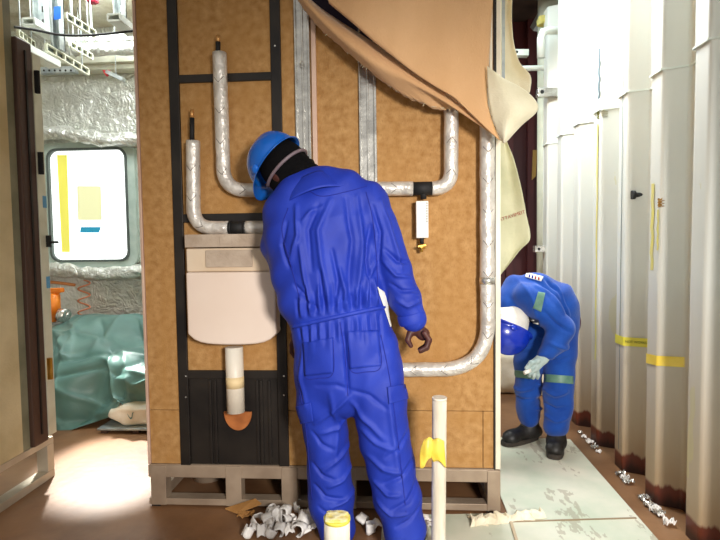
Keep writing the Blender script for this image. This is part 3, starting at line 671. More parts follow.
bg = lump('plastic_bag', (bgc.x+0.05, 3.30, 0.035+0.075*0.9), (0.20, 0.11, 0.075), BAGW, seed=3, amp=0.3); tag(bg, 'crumpled white plastic bag under the edge of the tarp', 'bag')
# orange grinder / hose reel
oc = at(52, 305, 4.35)
og = thing('orange_power_tool', oc, 'orange and silver power tool on a bracket under the window', 'tool')
MB().tube([at(49, 320, 4.3), at(52, 306, 4.3), at(56, 294, 4.3)], [0.06, 0.07, 0.035], 16).build('tool_body', ORANGE, og, smooth=True)
MB().cyl(at(60, 315, 4.28), at(67, 316, 4.28), 0.06, 20).cyl(at(66, 315, 4.3), at(69, 316, 4.3), 0.035, 20).build('tool_head', GALV, og, smooth=True)
MB().bar(at(44, 291, 4.3), at(63, 290, 4.3), 0.05, 0.04).bar(at(60, 290, 4.3), at(52, 300, 4.3), 0.03, 0.03).build('tool_handle', ORANGE, og, mods=[BEV(0.008)])
MB().bar(at(44, 322, 4.3), at(44, 322, 4.69), 0.05, 0.02).bar(at(66, 322, 4.3), at(66, 322, 4.69), 0.05, 0.02).bar(at(40, 323, 4.32), at(70, 323, 4.32), 0.12, 0.012).build('bracket', GALVD, og)
hz = []
for i in range(60):
    t = i/59; hz.append(at(84+6*math.sin(t*20), 280+t*38, 4.66+0.02*math.cos(t*20)))
tag(MB().tube(hz, 0.008, 8).build('orange_hose', mat('hose_orange', srgb(224, 150, 110), rough=0.6), smooth=True), 'coiled orange hose against the foil wall below the window', 'hose')
tag(MB().tube([at(40, 281, 4.66), at(60, 283, 4.64), at(75, 285, 4.66)], 0.014, 10).build('orange_cable', mat('hose_orange2', srgb(226, 150, 90), rough=0.6), smooth=True), 'orange cable running along the foil wall above the tool', 'cable')
# foil bulge band above and below the window
for nm, rowp, lab in (('insulation_roll', [(20, 137, 4.62), (60, 133, 4.60), (100, 139, 4.60), (170, 140, 4.62)], 'foil insulation bulge running along the wall above the window'),
                 ('insulation_roll', [(20, 268, 4.62), (60, 270, 4.60), (100, 274, 4.60), (170, 270, 4.62)], 'foil insulation bulge running along the wall below the window')):
    pth = [Vector(p) for p in crom([tuple(at(*q)) for q in rowp], 40)]
    tag(MB().tube(pth, 0.06, 16, wob=0.5, seed=2 if 'above' in lab else 5).build(nm, FOILW, smooth=True), lab, 'insulation', 'foil insulation bulges on the window wall')

# ceiling services in the left opening
def ladder(p0, p1, z, wid, lab):
    a, b = atz(p0[0], p0[1], z), atz(p1[0], p1[1], z)
    t = thing('cable_ladder', (a+b)/2, lab, 'cable ladder', 'cable ladders under the ceiling'); d = (b-a).normalized(); r = Vector((0, 0, 1))*wid/2
    for s in (-1, 1): MB().bar(a+r*s, b+r*s, 0.02, 0.008).build('side_rail', ALU, t)
    sd = Vector((-d.y, d.x, 0))*0.012; MB().bar(a+sd, b+sd, 0.003, wid).build('dark_backing', SEALD, t)  # dark plate added to paint the dark interior between the rungs
    n = max(4, int((b-a).length/0.085))
    for i in range(0, n+1): q = a.lerp(b, i/n); MB().bar(q-r*0.85, q+r*0.85, 0.018, 0.014, up=tuple(d)).build('rung', ALU, t)
    for q in (a.lerp(b, 0.15), a.lerp(b, 0.85)): MB().cyl(q+r, (q.x, q.y, 3.2), 0.004, 8).build('hanger_rod', GALVD, t)
    return t
ladder((66, 16), (95, 34), 2.72, 0.045, 'pale cable ladder nearest the ceiling, topmost of the four')
ladder((46, 47), (88, 72), 2.52, 0.045, 'longest pale cable ladder, lowest one beside the door frame')
ladder((70, 44), (92, 57), 2.66, 0.04, 'short pale cable ladder below the foil duct end')
ladder((18, 33), (34, 45), 2.60, 0.04, 'short pale cable ladder above the brown door frame')
def strut(px0, px1, py1, Y, lab, boxend=None):
    t = thing('hanging_strut', at((px0+px1)/2, py1, Y), lab, 'strut', 'steel struts hanging from the ceiling'); a = at(px0, py1, Y); b = at(px1, py1, Y)
    MB().box((a.x, Y-0.02, a.z), (a.x+0.008, Y+0.04, 3.2)).box((b.x-0.008, Y-0.02, a.z), (b.x, Y+0.04, 3.2)).box((a.x, Y+0.03, a.z), (b.x, Y+0.04, 3.2)).build('web', GALVD, t)
    hm = MB()
    for k in range(6):
        zz = a.z+0.05+k*0.09; c_ = Vector(((a.x+b.x)/2, Y+0.028, zz)); hm.bar(c_-Vector((0, 0, 0.02)), c_+Vector((0, 0, 0.02)), 0.014, 0.004, up=(0, 1, 0))
    hm.build('slots', BLACK, t)
    if boxend:
        q = at(boxend[0], boxend[1], Y-0.1); s_ = boxend[2]/520*Y
        rm = MB()
        for (u0, v0, u1, v1) in ((-1, -1, 1, -1), (-1, 1, 1, 1), (-1, -1, -1, 1), (1, -1, 1, 1)):
            rm.bar(q+Vector((u0*s_, 0, v0*s_*0.5)), q+Vector((u1*s_, 0, v1*s_*0.5)), 0.012, 0.25 if u0 != u1 else 0.25, up=(0, 1, 0))
        rm.build('box_bracket', PWHITE, t)
    return t
strut(35, 47, 28, 3.6, 'perforated steel strut above the door frame', (41, 29, 6))
sB = strut(53, 62, 50, 3.5, 'perforated steel strut with blue tape', None)
flat('blue_tape', [(54, 7), (61, 6), (61, 19), (54, 20)], 3.475, BLUET, 0.003, parent=sB)
strut(115, 124, 21, 3.6, 'perforated steel strut beside the pod edge ending in a white box bracket', (123.5, 25, 6))
rm = thing('rail_end', at(34, 54, 3.3), 'white open rail end beside the top of the door frame', 'rail')
mbr = MB(); q = at(34, 54, 3.25); s_ = 0.04
for (u0, v0, u1, v1) in ((-1, -1, 1, -1), (-1, 1, 1, 1), (-1, -1, -1, 1), (1, -1, 1, 1)): mbr.bar(q+Vector((u0*s_, 0, v0*s_*0.5)), q+Vector((u1*s_, 0, v1*s_*0.5)), 0.01, 0.4, up=(0, 1, 0))
mbr.build('rail_shell', PWHITE, rm)
ducts = [((60, 42), (150, 37), 4.3, 0.045, 'foil duct running high across the left opening, upper one'), ((74, 50), (150, 48), 4.2, 0.05, 'foil duct running across the left opening below the upper one')]
for a, b, Y, r, lab in ducts:
    pth = dense([at(a[0], a[1], Y), at(b[0], b[1], Y)], 0.04); dk = tag(MB().tube(pth, r, 14, wob=0.25, seed=r*99).build('foil_duct', FOILW, smooth=True), lab, 'duct', 'foil ducts under the ceiling')
    for q_ in (pth[4], pth[-6]): MB().cyl(q_+Vector((0, 0, r*0.8)), (q_.x, q_.y, 3.2), 0.004, 8).build('hanger_rod', GALVD, dk)
for (y0, y1, Y, lab) in ((57, 63, 4.5, 'white horizontal beam just below the foil ducts'), (65, 70, 4.55, 'lower white horizontal beam above the foil wall')):
    a, b = at(20, y0, Y), at(150, y1, Y); tag(MB().box((a.x, Y, a.z), (b.x, Y+0.12, at(85, y1, Y).z)).build('ceiling_beam', ALU, mods=[BEV(0.004)]), lab, 'beam', 'white beams under the ceiling')
a, b = at(40, 68, 4.4), at(76, 73, 4.4)
cch = tag(MB().box((a.x, 4.38, a.z), (b.x, 4.44, b.z)).build('cable_channel', GALVD, mods=[BEV(0.003)]), 'grey perforated channel piece hanging low on the left', 'channel')
hm = MB()
for k in range(6): q = at(44+k*5.4, 70.5, 4.378); hm.cyl(q, q+Vector((0, -0.003, 0)), 0.009, 10)
hm.build('holes', INK, cch)
for q_ in (at(46, 69, 4.41), at(70, 69, 4.41)): MB().cyl(q_, (q_.x, q_.y, 3.2), 0.004, 8).build('hanger_rod', GALVD, cch)
pth = [Vector(p) for p in crom([tuple(at(*q)) for q in ((14, 27, 3.3), (35, 30, 3.35), (62, 35, 3.4), (95, 35, 3.45), (150, 29, 3.4))], 40)]
tag(MB().tube(pth, 0.008, 10).build('black_cable', RUBBER, smooth=True), 'black cable sagging across the top of the left opening', 'cable')
rc = lump('red_cloth', at(93, 1, 3.9), (0.035, 0.03, 0.02), DRED, seed=8, amp=0.5); tag(rc, 'dark red rag tucked among the ceiling services', 'rag')
tg = thing('red_tag_rod', at(112, 74, 4.35), 'grey rod with a red tip below the white beams', 'rod')
MB().bar(at(107, 72, 4.35), at(124, 80, 4.35), 0.05, 0.03).build('rod_body', GALVD, tg); MB().prism([at(102, 70, 4.34), at(109, 70, 4.34), at(106, 76, 4.34)], (0, 0.03, 0)).build('red_tip', REDT, tg)
q_ = at(116, 76, 4.37); MB().cyl(q_, (q_.x, q_.y, 3.2), 0.004, 8).build('hanger_rod', GALVD, tg)

# ------------------------------------------------------------------ corridor right: brackets, pipes
def bracket(px0, px1, py, Y, h, m, lab, dep=0.06):
    a, b = at(px0, py, Y), at(px1, py, Y); t = thing('wall_bracket', (a+b)/2, lab, 'bracket', 'brackets sticking out of the corrugated wall')
    MB().bar(a, b, dep, h).build('arm', m, t, mods=[BEV(0.003)])
    hm = MB(); hm.cyl(a+Vector((0.03, -dep/2-0.002, 0)), a+Vector((0.03, -dep/2+0.001, 0)), h*0.22, 10).build('bolt_hole', RUBBER, t); return t
bracket(537, 566, 93, 4.05, 0.065, GALV, 'galvanised bracket on the corrugated wall below the white tube')
bracket(534, 556, 249, 4.15, 0.05, GALV, 'lowest galvanised bracket on the corrugated wall, above the bending worker')
bracket(512, 528, 53.5, 4.3, 0.05, PWHITE, 'short white rail end in front of the maroon wall, topmost one')
o = MB().tube([at(500, 69, 4.2), at(562, 67.5, 4.2)], 0.02, 14).build('white_tube', PWHITE, smooth=True); tag(o, 'white horizontal tube reaching out from the corrugated wall', 'tube')
o = MB().tube([at(541, 58, 3.95), at(541, 38, 3.95), at(543, 32, 3.95), at(549, 30.5, 3.95), at(580, 30.5, 3.95)], 0.028, 14).build('bent_pipe', PWHITE, smooth=True); tag(o, 'white bent pipe arm at the top of the corrugated wall', 'pipe')
o = MB().tube([at(548, 0, 4.25), at(548, 400, 4.25)], 0.075, 20).build('riser_pipe', mat('riser', srgb(206, 208, 186), srgb(222, 224, 204), 6, 0.5)); 
bpy.data.objects.remove(o)
rx = at(549, 200, 4.3).x
o = MB().cyl((rx, 4.33, 0), (rx, 4.33, 3.2), 0.085, 28).build('riser_pipe', MATS['riser'], smooth=True); tag(o, 'tall cream riser pipe at the far end of the corrugated wall', 'pipe')
for (px, py, Y, r) in ((543, 22, 4.2, 0.04), (590, 10, 3.05, 0.035), (595, 122, 2.92, 0.016)):
    pass
pt = lump('putty_lump', at(545, 21, 4.2), (0.06, 0.05, 0.035), PUTTY, seed=4, amp=0.4, n=16, mm=10); tag(pt, 'yellowish putty lump near the top of the riser pipe', 'putty')
q = atx(627, 195, 1.17); q = Vector((1.155, q.y, q.z))
kn = thing('black_knob', q, 'small black knob on the corrugated wall', 'knob')  # plain black knob sticking out of the wall, use unknown
q = at(627, 195, 2.70); q.x = 1.235
MB().cyl(q+Vector((0.02, 0, 0)), q+Vector((-0.03, 0, 0)), 0.012, 12).build('stem', RUBBER, kn, smooth=True); MB().cyl(q+Vector((-0.03, 0, 0)), q+Vector((-0.045, 0, 0)), 0.022, 16).build('cap', RUBBER, kn, smooth=True)
# diagonal beam far top
o = MB().bar(at(556, -6, 4.5), at(536, 30, 4.7), 0.1, 0.06).build('diagonal_brace', GALVD); tag(o, 'grey diagonal brace high at the corridor end', 'brace')
# straps at maroon wall
o = MB().prism([at(533, 150, 4.878), at(537, 150, 4.878), at(536, 176, 4.878), at(532, 180, 4.878)], (0, 0.0115, 0)).build('hanging_strap', mat('strap_yel', srgb(150, 120, 60), rough=0.8)); tag(o, 'faded yellow strap hanging on the maroon wall', 'strap')
# yellow tape with marker writing following the bulkhead
def profpt(yy, z, off=0.004):
    for (x0, y0), (x1, y1) in zip(prof[:-1], prof[1:]):
        if y1 <= yy <= y0:
            t = (y0-yy)/(y0-y1); n_ = Vector((-(y0-y1), -(x1-x0), 0)).normalized(); return Vector((x0+(x1-x0)*t, yy, z))+n_*off
def walltape(y0, y1, z0, z1, hgt, m, lab):
    N_ = 60; vs = []; fs = []
    for i in range(N_+1):
        yy = y0+(y1-y0)*i/N_; z = z0+(z1-z0)*i/N_; vs += [profpt(yy, z, 0.003), profpt(yy, z+hgt, 0.003)]
    for i in range(N_): fs.append((2*i, 2*i+1, 2*i+3, 2*i+2))
    o = link('yellow_tape', vs, fs, m, mods=[SOL(0.001)]); return tag(o, lab, 'tape', 'yellow tapes on the corrugated wall')
tp = walltape(2.83, 2.56, 0.655, 0.66, 0.045, YELG, 'yellow green tape with black marker writing on the corrugated wall')
walltape(2.475, 2.33, 0.625, 0.64, 0.045, YEL, 'faded yellow tape piece nearest the camera on the corrugated wall')
def streak(nm, y0, y1, z0, z1, m):
    vs = []; n_ = 10
    for i in range(n_+1): t = i/n_; z = z0+(z1-z0)*t; wv = 0.25*math.sin(i*2.1+y0*9); vs += [profpt(y0+(y0-y1)*wv*(t < 0.95), z, 0.0012), profpt(y1+(y0-y1)*wv*0.7*(t < 0.95), z, 0.0012)]
    link(nm, vs, [(2*i, 2*i+1, 2*i+3, 2*i+2) for i in range(n_)], m, wr, mods=[SOL(0.0008)])
streak('paint_streak', 2.455, 2.43, 1.06, 1.45, mat('primer_yellow', srgb(214, 204, 140), srgb(226, 214, 120), 20, 0.6)); streak('paint_streak', 2.40, 2.385, 1.15, 1.33, MATS['primer_yellow']); streak('paint_streak', 2.395, 2.375, 1.34, 1.38, mat('rust_mark', srgb(150, 110, 40), rough=0.8))
streak('paint_streak', 3.10, 3.05, 1.89, 1.93, mat('rust_green', srgb(130, 130, 40), rough=0.8)); streak('scratch_mark', 3.09, 3.065, 2.0, 2.28, mat('scratch', srgb(96, 110, 116), rough=0.7)); streak('paint_streak', 3.10, 3.08, 0.5, 1.86, MATS['primer_yellow'])
streak('scratch_mark', 2.766, 2.762, 0.1, 2.9, MATS['scratch'])
ta, tb_ = profpt(2.70, 0.68, 0.006), profpt(2.60, 0.68, 0.006)
p1, p2 = profpt(2.715, 0.68, 0.006), profpt(2.678, 0.68, 0.006)
text('marker_writing', 'NOT WORKS', p1.lerp(p2, 0.5), 0.016, INK, p2-p1, (0, 0, 1), tp, 0.0002)
# white debris along the foot of the bulkhead
def crumple(name, c, r, m, seed, flat_=0.5):
    mb = MB(); N_ = 9; rnd = random.Random(seed)
    for j in range(N_):
        for i in range(N_):
            u, v = i/(N_-1)-0.5, j/(N_-1)-0.5
            mb.v.append(Vector(c)+Vector((u*2*r, v*1.4*r, r*flat_*(0.7+noise.noise(Vector((u*4, v*4, seed*1.7)))*1.5))))
    zmin = min(p.z for p in mb.v)
    for p in mb.v: p.z += c[2]-zmin+0.001
    for j in range(N_-1):
        for i in range(N_-1): mb.quadf([j*N_+i, j*N_+i+1, (j+1)*N_+i+1, (j+1)*N_+i])
    return mb.build(name, m, mods=[SOL(0.002)])
k = 0
for (px, py) in ((648, 506), (655, 512), (662, 515), (670, 517), (668, 511), (660, 507), (652, 500), (676, 526), (625, 476), (632, 480), (638, 484), (592, 444), (598, 449), (603, 453), (583, 434), (588, 438)):
    c = atz(px, py); c.x = min(c.x, 1.14); k += 1
    o = crumple('foil_scrap', (c.x, c.y, 0), random.uniform(0.012, 0.024), GALV if k % 2 else PAPER, k, 0.8)
    where = 'nearest the camera' if py > 495 else ('by the middle ribs' if py > 460 else 'near the back worker')
    tag(o, 'silvery white scrap on the dark floor strip along the corrugated wall, %s' % where, 'scrap', 'scraps along the corrugated wall '+where)
# white bags behind the back worker
for i, (px, py, Y, r) in enumerate(((507, 387, 4.2, (0.15, 0.15, 0.19)), (545, 392, 4.12, (0.11, 0.10, 0.15)))):
    c = at(px, py, Y); o = lump('sack', (c.x, Y, r[2]*0.9), r, BAGW, seed=5+i, amp=0.2)
    tag(o, ['large white sack on the corridor floor behind the pod edge', 'smaller white sack seen between the legs of the bending worker'][i], 'sack', 'white sacks at the corridor end')

# ------------------------------------------------------------------ foreground posts
def post(px, Y, pytop, r, lab, yellow):
    a = at(px, pytop, Y); t = thing('wrapped_post', (a.x, Y, 0), lab, 'post', 'cream wrapped posts standing in the foreground')
    mb = MB(); mb.tube(dense([(a.x-0.008, Y, 0.0075 if a.x > X0 else 0), (a.x, Y, a.z)], 0.05), r, 24, wob=0.03); mb.build('post_tube', POSTM, t, smooth=True)
    rm = MB(); rm.tube([(a.x, Y, a.z-0.006), (a.x, Y, a.z+0.003)], r*1.03, 24).build('rim', PIPEW if not yellow else YELG, t, smooth=True)
    return t, a
p1_, a1 = post(439.5, 1.9, 398, 0.0265, 'tall cream wrapped post with yellow tape standing right of the main worker', False)
Yp = 1.87
cloth('yellow_tape', [[(432, 440, Yp), (438, 438, Yp-0.012), (444, 441, Yp)], [(430, 452, Yp), (438, 452, Yp-0.014), (445, 455, Yp)], [(433, 462, Yp), (440, 462, Yp-0.012), (446, 468, Yp)]], YEL, 12, 8, p1_, 0.006, 30)
cloth('tape_tail', [[(424, 440, Yp), (429, 437, Yp), (434, 440, Yp)], [(420, 452, Yp), (426, 452, Yp-0.01), (433, 455, Yp)], [(420, 468, Yp), (424, 467, Yp), (427, 460, Yp)]], YEL, 12, 8, p1_, 0.01, 30)
p2_, a2 = post(337, 1.32, 518, 0.034, 'short cream post with a yellow stained top in front of the main worker', True)
lump('foam_top', (a2.x, 1.32, a2.z+0.003), (0.029, 0.029, 0.006), mat('foam_yel', srgb(226, 204, 110), srgb(240, 232, 190), 60, 0.9, bump=0.5), p2_, seed=3, amp=0.3)

# ------------------------------------------------------------------ litter
cb = MB(); q0, q1, q2, q3 = atz(225, 510), atz(237, 514.5), atz(268, 499), atz(262, 497.5)
q2.z = 0.035; q3.z = 0.05; q2.y -= 0.12; q3.y -= 0.12; q0.z = q1.z = 0.003
tag(MB().prism([q0, q1, q2, q3], (0, 0.002, 0.005)).build('cardboard_piece', CARD), 'bent brown cardboard strip lying against the pod base', 'cardboard')
c = atz(246, 516); o = crumple('packing_scrap', (c.x, c.y, 0), 0.035, CARD, 77, 0.3); tag(o, 'small crumpled tan scrap beside the cardboard strip', 'scrap')
def curl(c, r, h, rot, tilt, arc, name='paper_curl'):
    mb = MB(); n = 12; m_ = 3; R_ = Matrix.Rotation(rot, 3, 'Z') @ Matrix.Rotation(tilt, 3, 'X')
    for j in range(m_+1):
        for i in range(n+1):
            a = arc*i/n; rr = r*(1+0.12*math.sin(i*1.3)); mb.v.append(R_ @ Vector((rr*math.cos(a), rr*math.sin(a), (j/m_-0.5)*h*(1+0.15*math.sin(i)))))
    zmin = min(v.z for v in mb.v); mb.v = [v+Vector((c[0], c[1], c[2]-zmin+0.0015)) for v in mb.v]
    for j in range(m_):
        for i in range(n): a = j*(n+1)+i; mb.quadf([a, a+1, a+n+2, a+n+1])
    return mb.build(name, PAPER, smooth=True, mods=[SOL(0.002)])
rnd = random.Random(3); sp = []
for (px, py, lvl) in [(248, 538, 0), (254, 533, 0), (262, 536, 0), (258, 527, 0), (265, 524, 0), (270, 530, 0), (273, 518, 0), (279, 516, 0), (283, 520, 0), (277, 524, 0), (284, 528, 0), (291, 525, 0), (289, 533, 0), (280, 536, 0), (271, 538, 0), (296, 530, 0),
                      (300, 511, 0), (303, 520, 0), (309, 517, 0), (305, 526, 0), (312, 523, 0), (300, 536, 0), (308, 534, 0), (316, 530, 0), (362, 526, 0), (370, 533, 0), (376, 529, 0), (424, 524, 0), (429, 531, 0), (422, 536, 0), (268, 533, 1), (277, 530, 1), (285, 524, 1), (274, 523, 1)]:
    c = atz(px, py); z = 0.0072 if c.x > X0-0.02 else 0.0
    if lvl: z = 0.032
    o = curl((c.x, c.y, z), rnd.uniform(0.017, 0.026), rnd.uniform(0.03, 0.05), rnd.uniform(0, 6.28), rnd.choice((0, 1.57, 1.2, 0.6)), rnd.uniform(2.6, 5.2))
    gname = 'left of' if px < 345 else 'right of'
    tag(o, 'small curled white offcut in the litter %s the main worker\'s left leg' % gname, 'offcut', 'curled white offcuts %s the left leg' % gname)
# white crumpled foam strip
cl = MB(); a, b = atz(468, 521), atz(541, 514); N_ = 40
for i in range(N_+1):
    t = i/N_; p = a.lerp(b, t)+Vector((0, -0.035, 0)); wv = 0.008*math.sin(t*52)+0.004*math.sin(t*21)
    for j, (dy, dz) in enumerate(((-0.03, 0.0), (-0.008, 0.016), (0.015, 0.022), (0.04, 0.004))):
        cl.v.append(Vector((p.x+0.012*math.sin(t*40+j), p.y+dy*(1-0.4*t)+wv*0.6, 0.0085+max(0, dz+wv*(j in (1, 2))))))
for i in range(N_):
    for j in range(3): k = i*4+j; cl.quadf([k, k+4, k+5, k+1])
tag(cl.build('foam_strip', mat('foam_white', srgb(226, 214, 184), srgb(242, 232, 208), 20, 0.8), smooth=False, mods=[SOL(0.003)]), 'crumpled cream foam strip on the pale sheet by the pod corner', 'foam strip')
a, b = atz(511, 522, 0.012), atz(518, 545, 0.012); tag(MB().bar(a, b, 0.012, 0.006).build('wood_stick', mat('stick', srgb(200, 180, 150), rough=0.8)), 'thin pale stick on the floor sheet below the foam strip', 'stick')
# ------------------------------------------------------------------ people: smooth-union distance field -> one continuous surface
class Field:
    def __init__(s, lo, hi, h):
        s.lo = np.array(lo, float); s.h = h; s.n = np.ceil((np.array(hi)-s.lo)/h).astype(int)+1
        s.D = np.full(s.n, 1.0, np.float32)
    def _sl(s, pts, m):
        pts = np.array(pts, float); a = np.clip(((pts.min(0)-m-s.lo)/s.h).astype(int), 0, s.n-1); b = np.clip(((pts.max(0)+m-s.lo)/s.h).astype(int)+2, 1, s.n)
        g = [s.lo[i]+s.h*np.arange(a[i], b[i]) for i in range(3)]
        return tuple(slice(a[i], b[i]) for i in range(3)), np.meshgrid(*g, indexing='ij', sparse=True)
    def _min(s, sl, d, k):
        o = s.D[sl]; d = d.astype(np.float32)
        hh = np.maximum(k-np.abs(o-d), 0)/k; s.D[sl] = np.minimum(o, d)-hh*hh*k*0.25
    def _max(s, sl, d, k):
        o = s.D[sl]; d = d.astype(np.float32); hh = np.maximum(k-np.abs(o-d), 0)/k; s.D[sl] = np.maximum(o, d)+hh*hh*k*0.25
    def cone(s, a, b, ra, rb, fl=1.0, k=0.02, fa=(0, 1, 0), cut=False):
        """rounded cone a->b; fl < 1 flattens the section along the world/frame axis fa."""
        a, b = np.array(a, float), np.array(b, float); m = max(ra, rb)+0.06
        sl, (X, Y, Z) = s._sl([a, b], m); ba = b-a; l2 = max(ba@ba, 1e-9)
        t = np.clip(((X-a[0])*ba[0]+(Y-a[1])*ba[1]+(Z-a[2])*ba[2])/l2, 0, 1)
        vx, vy, vz = X-a[0]-t*ba[0], Y-a[1]-t*ba[1], Z-a[2]-t*ba[2]
        if fl != 1.0:
            f = np.array(fa, float); f /= np.linalg.norm(f); c = vx*f[0]+vy*f[1]+vz*f[2]; e = c*(1/fl-1)
            vx, vy, vz = vx+e*f[0], vy+e*f[1], vz+e*f[2]
        d = np.sqrt(vx*vx+vy*vy+vz*vz)-(ra+(rb-ra)*t)
        if fl != 1.0: d = d*min(fl, 1/fl)**0.5
        (s._max(sl, -d, k) if cut else s._min(sl, d, k)); return s
    def chain(s, pts, rad, fl=1.0, k=0.02, fa=(0, 1, 0)):
        for i in range(len(pts)-1): s.cone(pts[i], pts[i+1], rad[i], rad[i+1], fl if not isinstance(fl, (list, tuple)) else fl[i], k, fa)
        return s
    def ell(s, c, r, R=None, k=0.015, cut=False):
        c = np.array(c, float); m = max(r)+0.04; sl, (X, Y, Z) = s._sl([c], m)
        x, y, z = X-c[0]+0*Y+0*Z, Y-c[1]+0*X+0*Z, Z-c[2]+0*X+0*Y
        if R is not None:
            A = np.array(R).T; x, y, z = A[0][0]*x+A[0][1]*y+A[0][2]*z, A[1][0]*x+A[1][1]*y+A[1][2]*z, A[2][0]*x+A[2][1]*y+A[2][2]*z
        q = np.sqrt((x/r[0])**2+(y/r[1])**2+(z/r[2])**2); q2 = np.sqrt((x/r[0]**2)**2+(y/r[1]**2)**2+(z/r[2]**2)**2)
        d = np.where(q2 > 1e-6, q*(q-1)/np.maximum(q2, 1e-6), -min(r))
        (s._max(sl, -d, k) if cut else s._min(sl, d, k)); return s
    def plane_cut(s, p, n):
        n = np.array(n, float); n /= np.linalg.norm(n); g = [s.lo[i]+s.h*np.arange(s.n[i]) for i in range(3)]
        X, Y, Z = np.meshgrid(*g, indexing='ij', sparse=True); s.D = np.maximum(s.D, ((X-p[0])*n[0]+(Y-p[1])*n[1]+(Z-p[2])*n[2]).astype(np.float32)); return s
    def mesh(s):
        D = s.D.copy(); D[0], D[-1], D[:, 0], D[:, -1], D[:, :, 0], D[:, :, -1] = 1, 1, 1, 1, 1, 1
        I = D < 0; c = np.zeros(np.array(D.shape)-1, np.int8)
        for dx in (0, 1):
            for dy in (0, 1):
                for dz in (0, 1): c += I[dx:D.shape[0]-1+dx, dy:D.shape[1]-1+dy, dz:D.shape[2]-1+dz]
        cell = np.argwhere((c > 0) & (c < 8)); idx = np.full(c.shape, -1, np.int64); idx[tuple(cell.T)] = np.arange(len(cell))
        acc = np.zeros((len(cell), 3)); cnt = np.zeros(len(cell))
        for ax in range(3):
            o1, o2 = [a for a in range(3) if a != ax]
            for u in (0, 1):
                for v in (0, 1):
                    a = cell.copy(); a[:, o1] += u; a[:, o2] += v; b = a.copy(); b[:, ax] += 1
                    da, db = D[tuple(a.T)], D[tuple(b.T)]; msk = (da < 0) != (db < 0)
                    t = np.where(msk, da/np.where(np.abs(da-db) < 1e-9, 1, da-db), 0); p = a.astype(float); p[:, ax] += t
                    acc[msk] += p[msk]; cnt[msk] += 1
        V = s.lo+s.h*acc/cnt[:, None]; faces = []
        for ax in range(3):
            o1, o2 = (ax+1) % 3, (ax+2) % 3; sl0 = [slice(1, -1)]*3; sl0[ax] = slice(0, -1); sl1 = list(sl0); sl1[ax] = slice(1, None)
            A, B = I[tuple(sl0)], I[tuple(sl1)]; e = np.argwhere(A != B); off = np.array([1, 1, 1]); off[ax] = 0; e = e+off
            if len(e) == 0: continue
            def ci(d1, d2):
                q = e.copy(); q[:, o1] -= d1; q[:, o2] -= d2; return idx[tuple(q.T)]
            f = np.stack([ci(1, 1), ci(0, 1), ci(0, 0), ci(1, 0)], 1); flip = ~I[tuple(e.T)]; f[flip] = f[flip][:, ::-1]; faces.append(f)
        return V, np.concatenate(faces)
def relax(V, Fc, it=2, lam=0.5):
    E = np.concatenate([Fc[:, [0, 1]], Fc[:, [1, 2]], Fc[:, [2, 3]], Fc[:, [3, 0]]]); E = np.concatenate([E, E[:, ::-1]])
    n = np.bincount(E[:, 0], minlength=len(V))
    for _ in range(it):
        S = np.stack([np.bincount(E[:, 0], V[E[:, 1], i], len(V)) for i in range(3)], 1); V = V+(S/np.maximum(n, 1)[:, None]-V)*lam
    return V
def vnormals(V, Fc):
    n = np.cross(V[Fc[:, 2]]-V[Fc[:, 0]], V[Fc[:, 3]]-V[Fc[:, 1]]); N = np.zeros_like(V)
    for i in range(4):
        for k in range(3): N[:, k] += np.bincount(Fc[:, i], n[:, k], len(V))
    return N/np.maximum(np.linalg.norm(N, axis=1), 1e-12)[:, None]
def npmesh(name, V, Fc, m, parent, label=None):
    me = bpy.data.meshes.new(name); o0 = np.array(tuple(ORG[parent.name])); W = (V-o0).astype(np.float32)
    me.vertices.add(len(W)); me.vertices.foreach_set('co', W.ravel()); me.loops.add(len(Fc)*4); me.loops.foreach_set('vertex_index', Fc.ravel().astype(np.int32))
    me.polygons.add(len(Fc)); me.polygons.foreach_set('loop_start', np.arange(0, len(Fc)*4, 4, dtype=np.int32)); me.polygons.foreach_set('use_smooth', np.ones(len(Fc), bool))
    me.update(calc_edges=True); me.validate(); me.materials.append(m); o = bpy.data.objects.new(name, me); COL.objects.link(o); o.parent = parent; ORG[o.name] = ORG[parent.name]
    if label: o['label'] = label
    return o
def wrinkle(V, Fc, strokes, Yref, front=True, noise_amp=0.003, nfreq=9, seed=0):
    """raise or sink folds along 3D polylines lying over the cloth; strokes = (points px,py; width m; height m)."""
    N = vnormals(V, Fc); d = np.zeros(len(V)); g = np.clip(-N[:, 1]*2+0.5, 0, 1) if front else np.ones(len(V))
    for pts, wd, amp in strokes:
        P3 = np.array([tuple(at(x, y, Yref)) for x, y in pts]); Q = V[:, [0, 2]]; best = np.full(len(V), 9.0); tt = np.zeros(len(V)); L = len(P3)-1
        for i in range(L):
            a, b = P3[i][[0, 2]], P3[i+1][[0, 2]]; ba = b-a; t = np.clip(((Q-a)@ba)/(ba@ba), 0, 1); dist = np.linalg.norm(Q-a-t[:, None]*ba, axis=1)
            m = dist < best; best[m] = dist[m]; tt[m] = (i+t[m])/L
        d += 1.45*amp*np.exp(-(best/wd)**2)*np.sin(np.pi*np.clip(tt*0.9+0.05, 0, 1))**0.5*g
    X, Y, Z = V.T; w1 = np.sin(X*11+seed)+np.sin(Z*7+Y*5+seed*2)
    r = np.sin(X*nfreq*4+w1*2.2+Z*nfreq*1.2)*0.5+np.sin(Z*nfreq*3+w1*2.6-X*nfreq*2+Y*9)*0.5+np.sin((X-Z)*nfreq*5+w1*1.5)*0.3
    d += noise_amp*r; return V+N*d[:, None]
def orient(U, Fd):
    U = Vector(U).normalized(); Fd = Vector(Fd); Fd = (Fd-U*Fd.dot(U)).normalized(); S = Fd.cross(U).normalized(); return S, Fd, U   # side (its right), front, up
def R3(S, Fd, U): return Matrix(((S.x, Fd.x, U.x), (S.y, Fd.y, U.y), (S.z, Fd.z, U.z)))
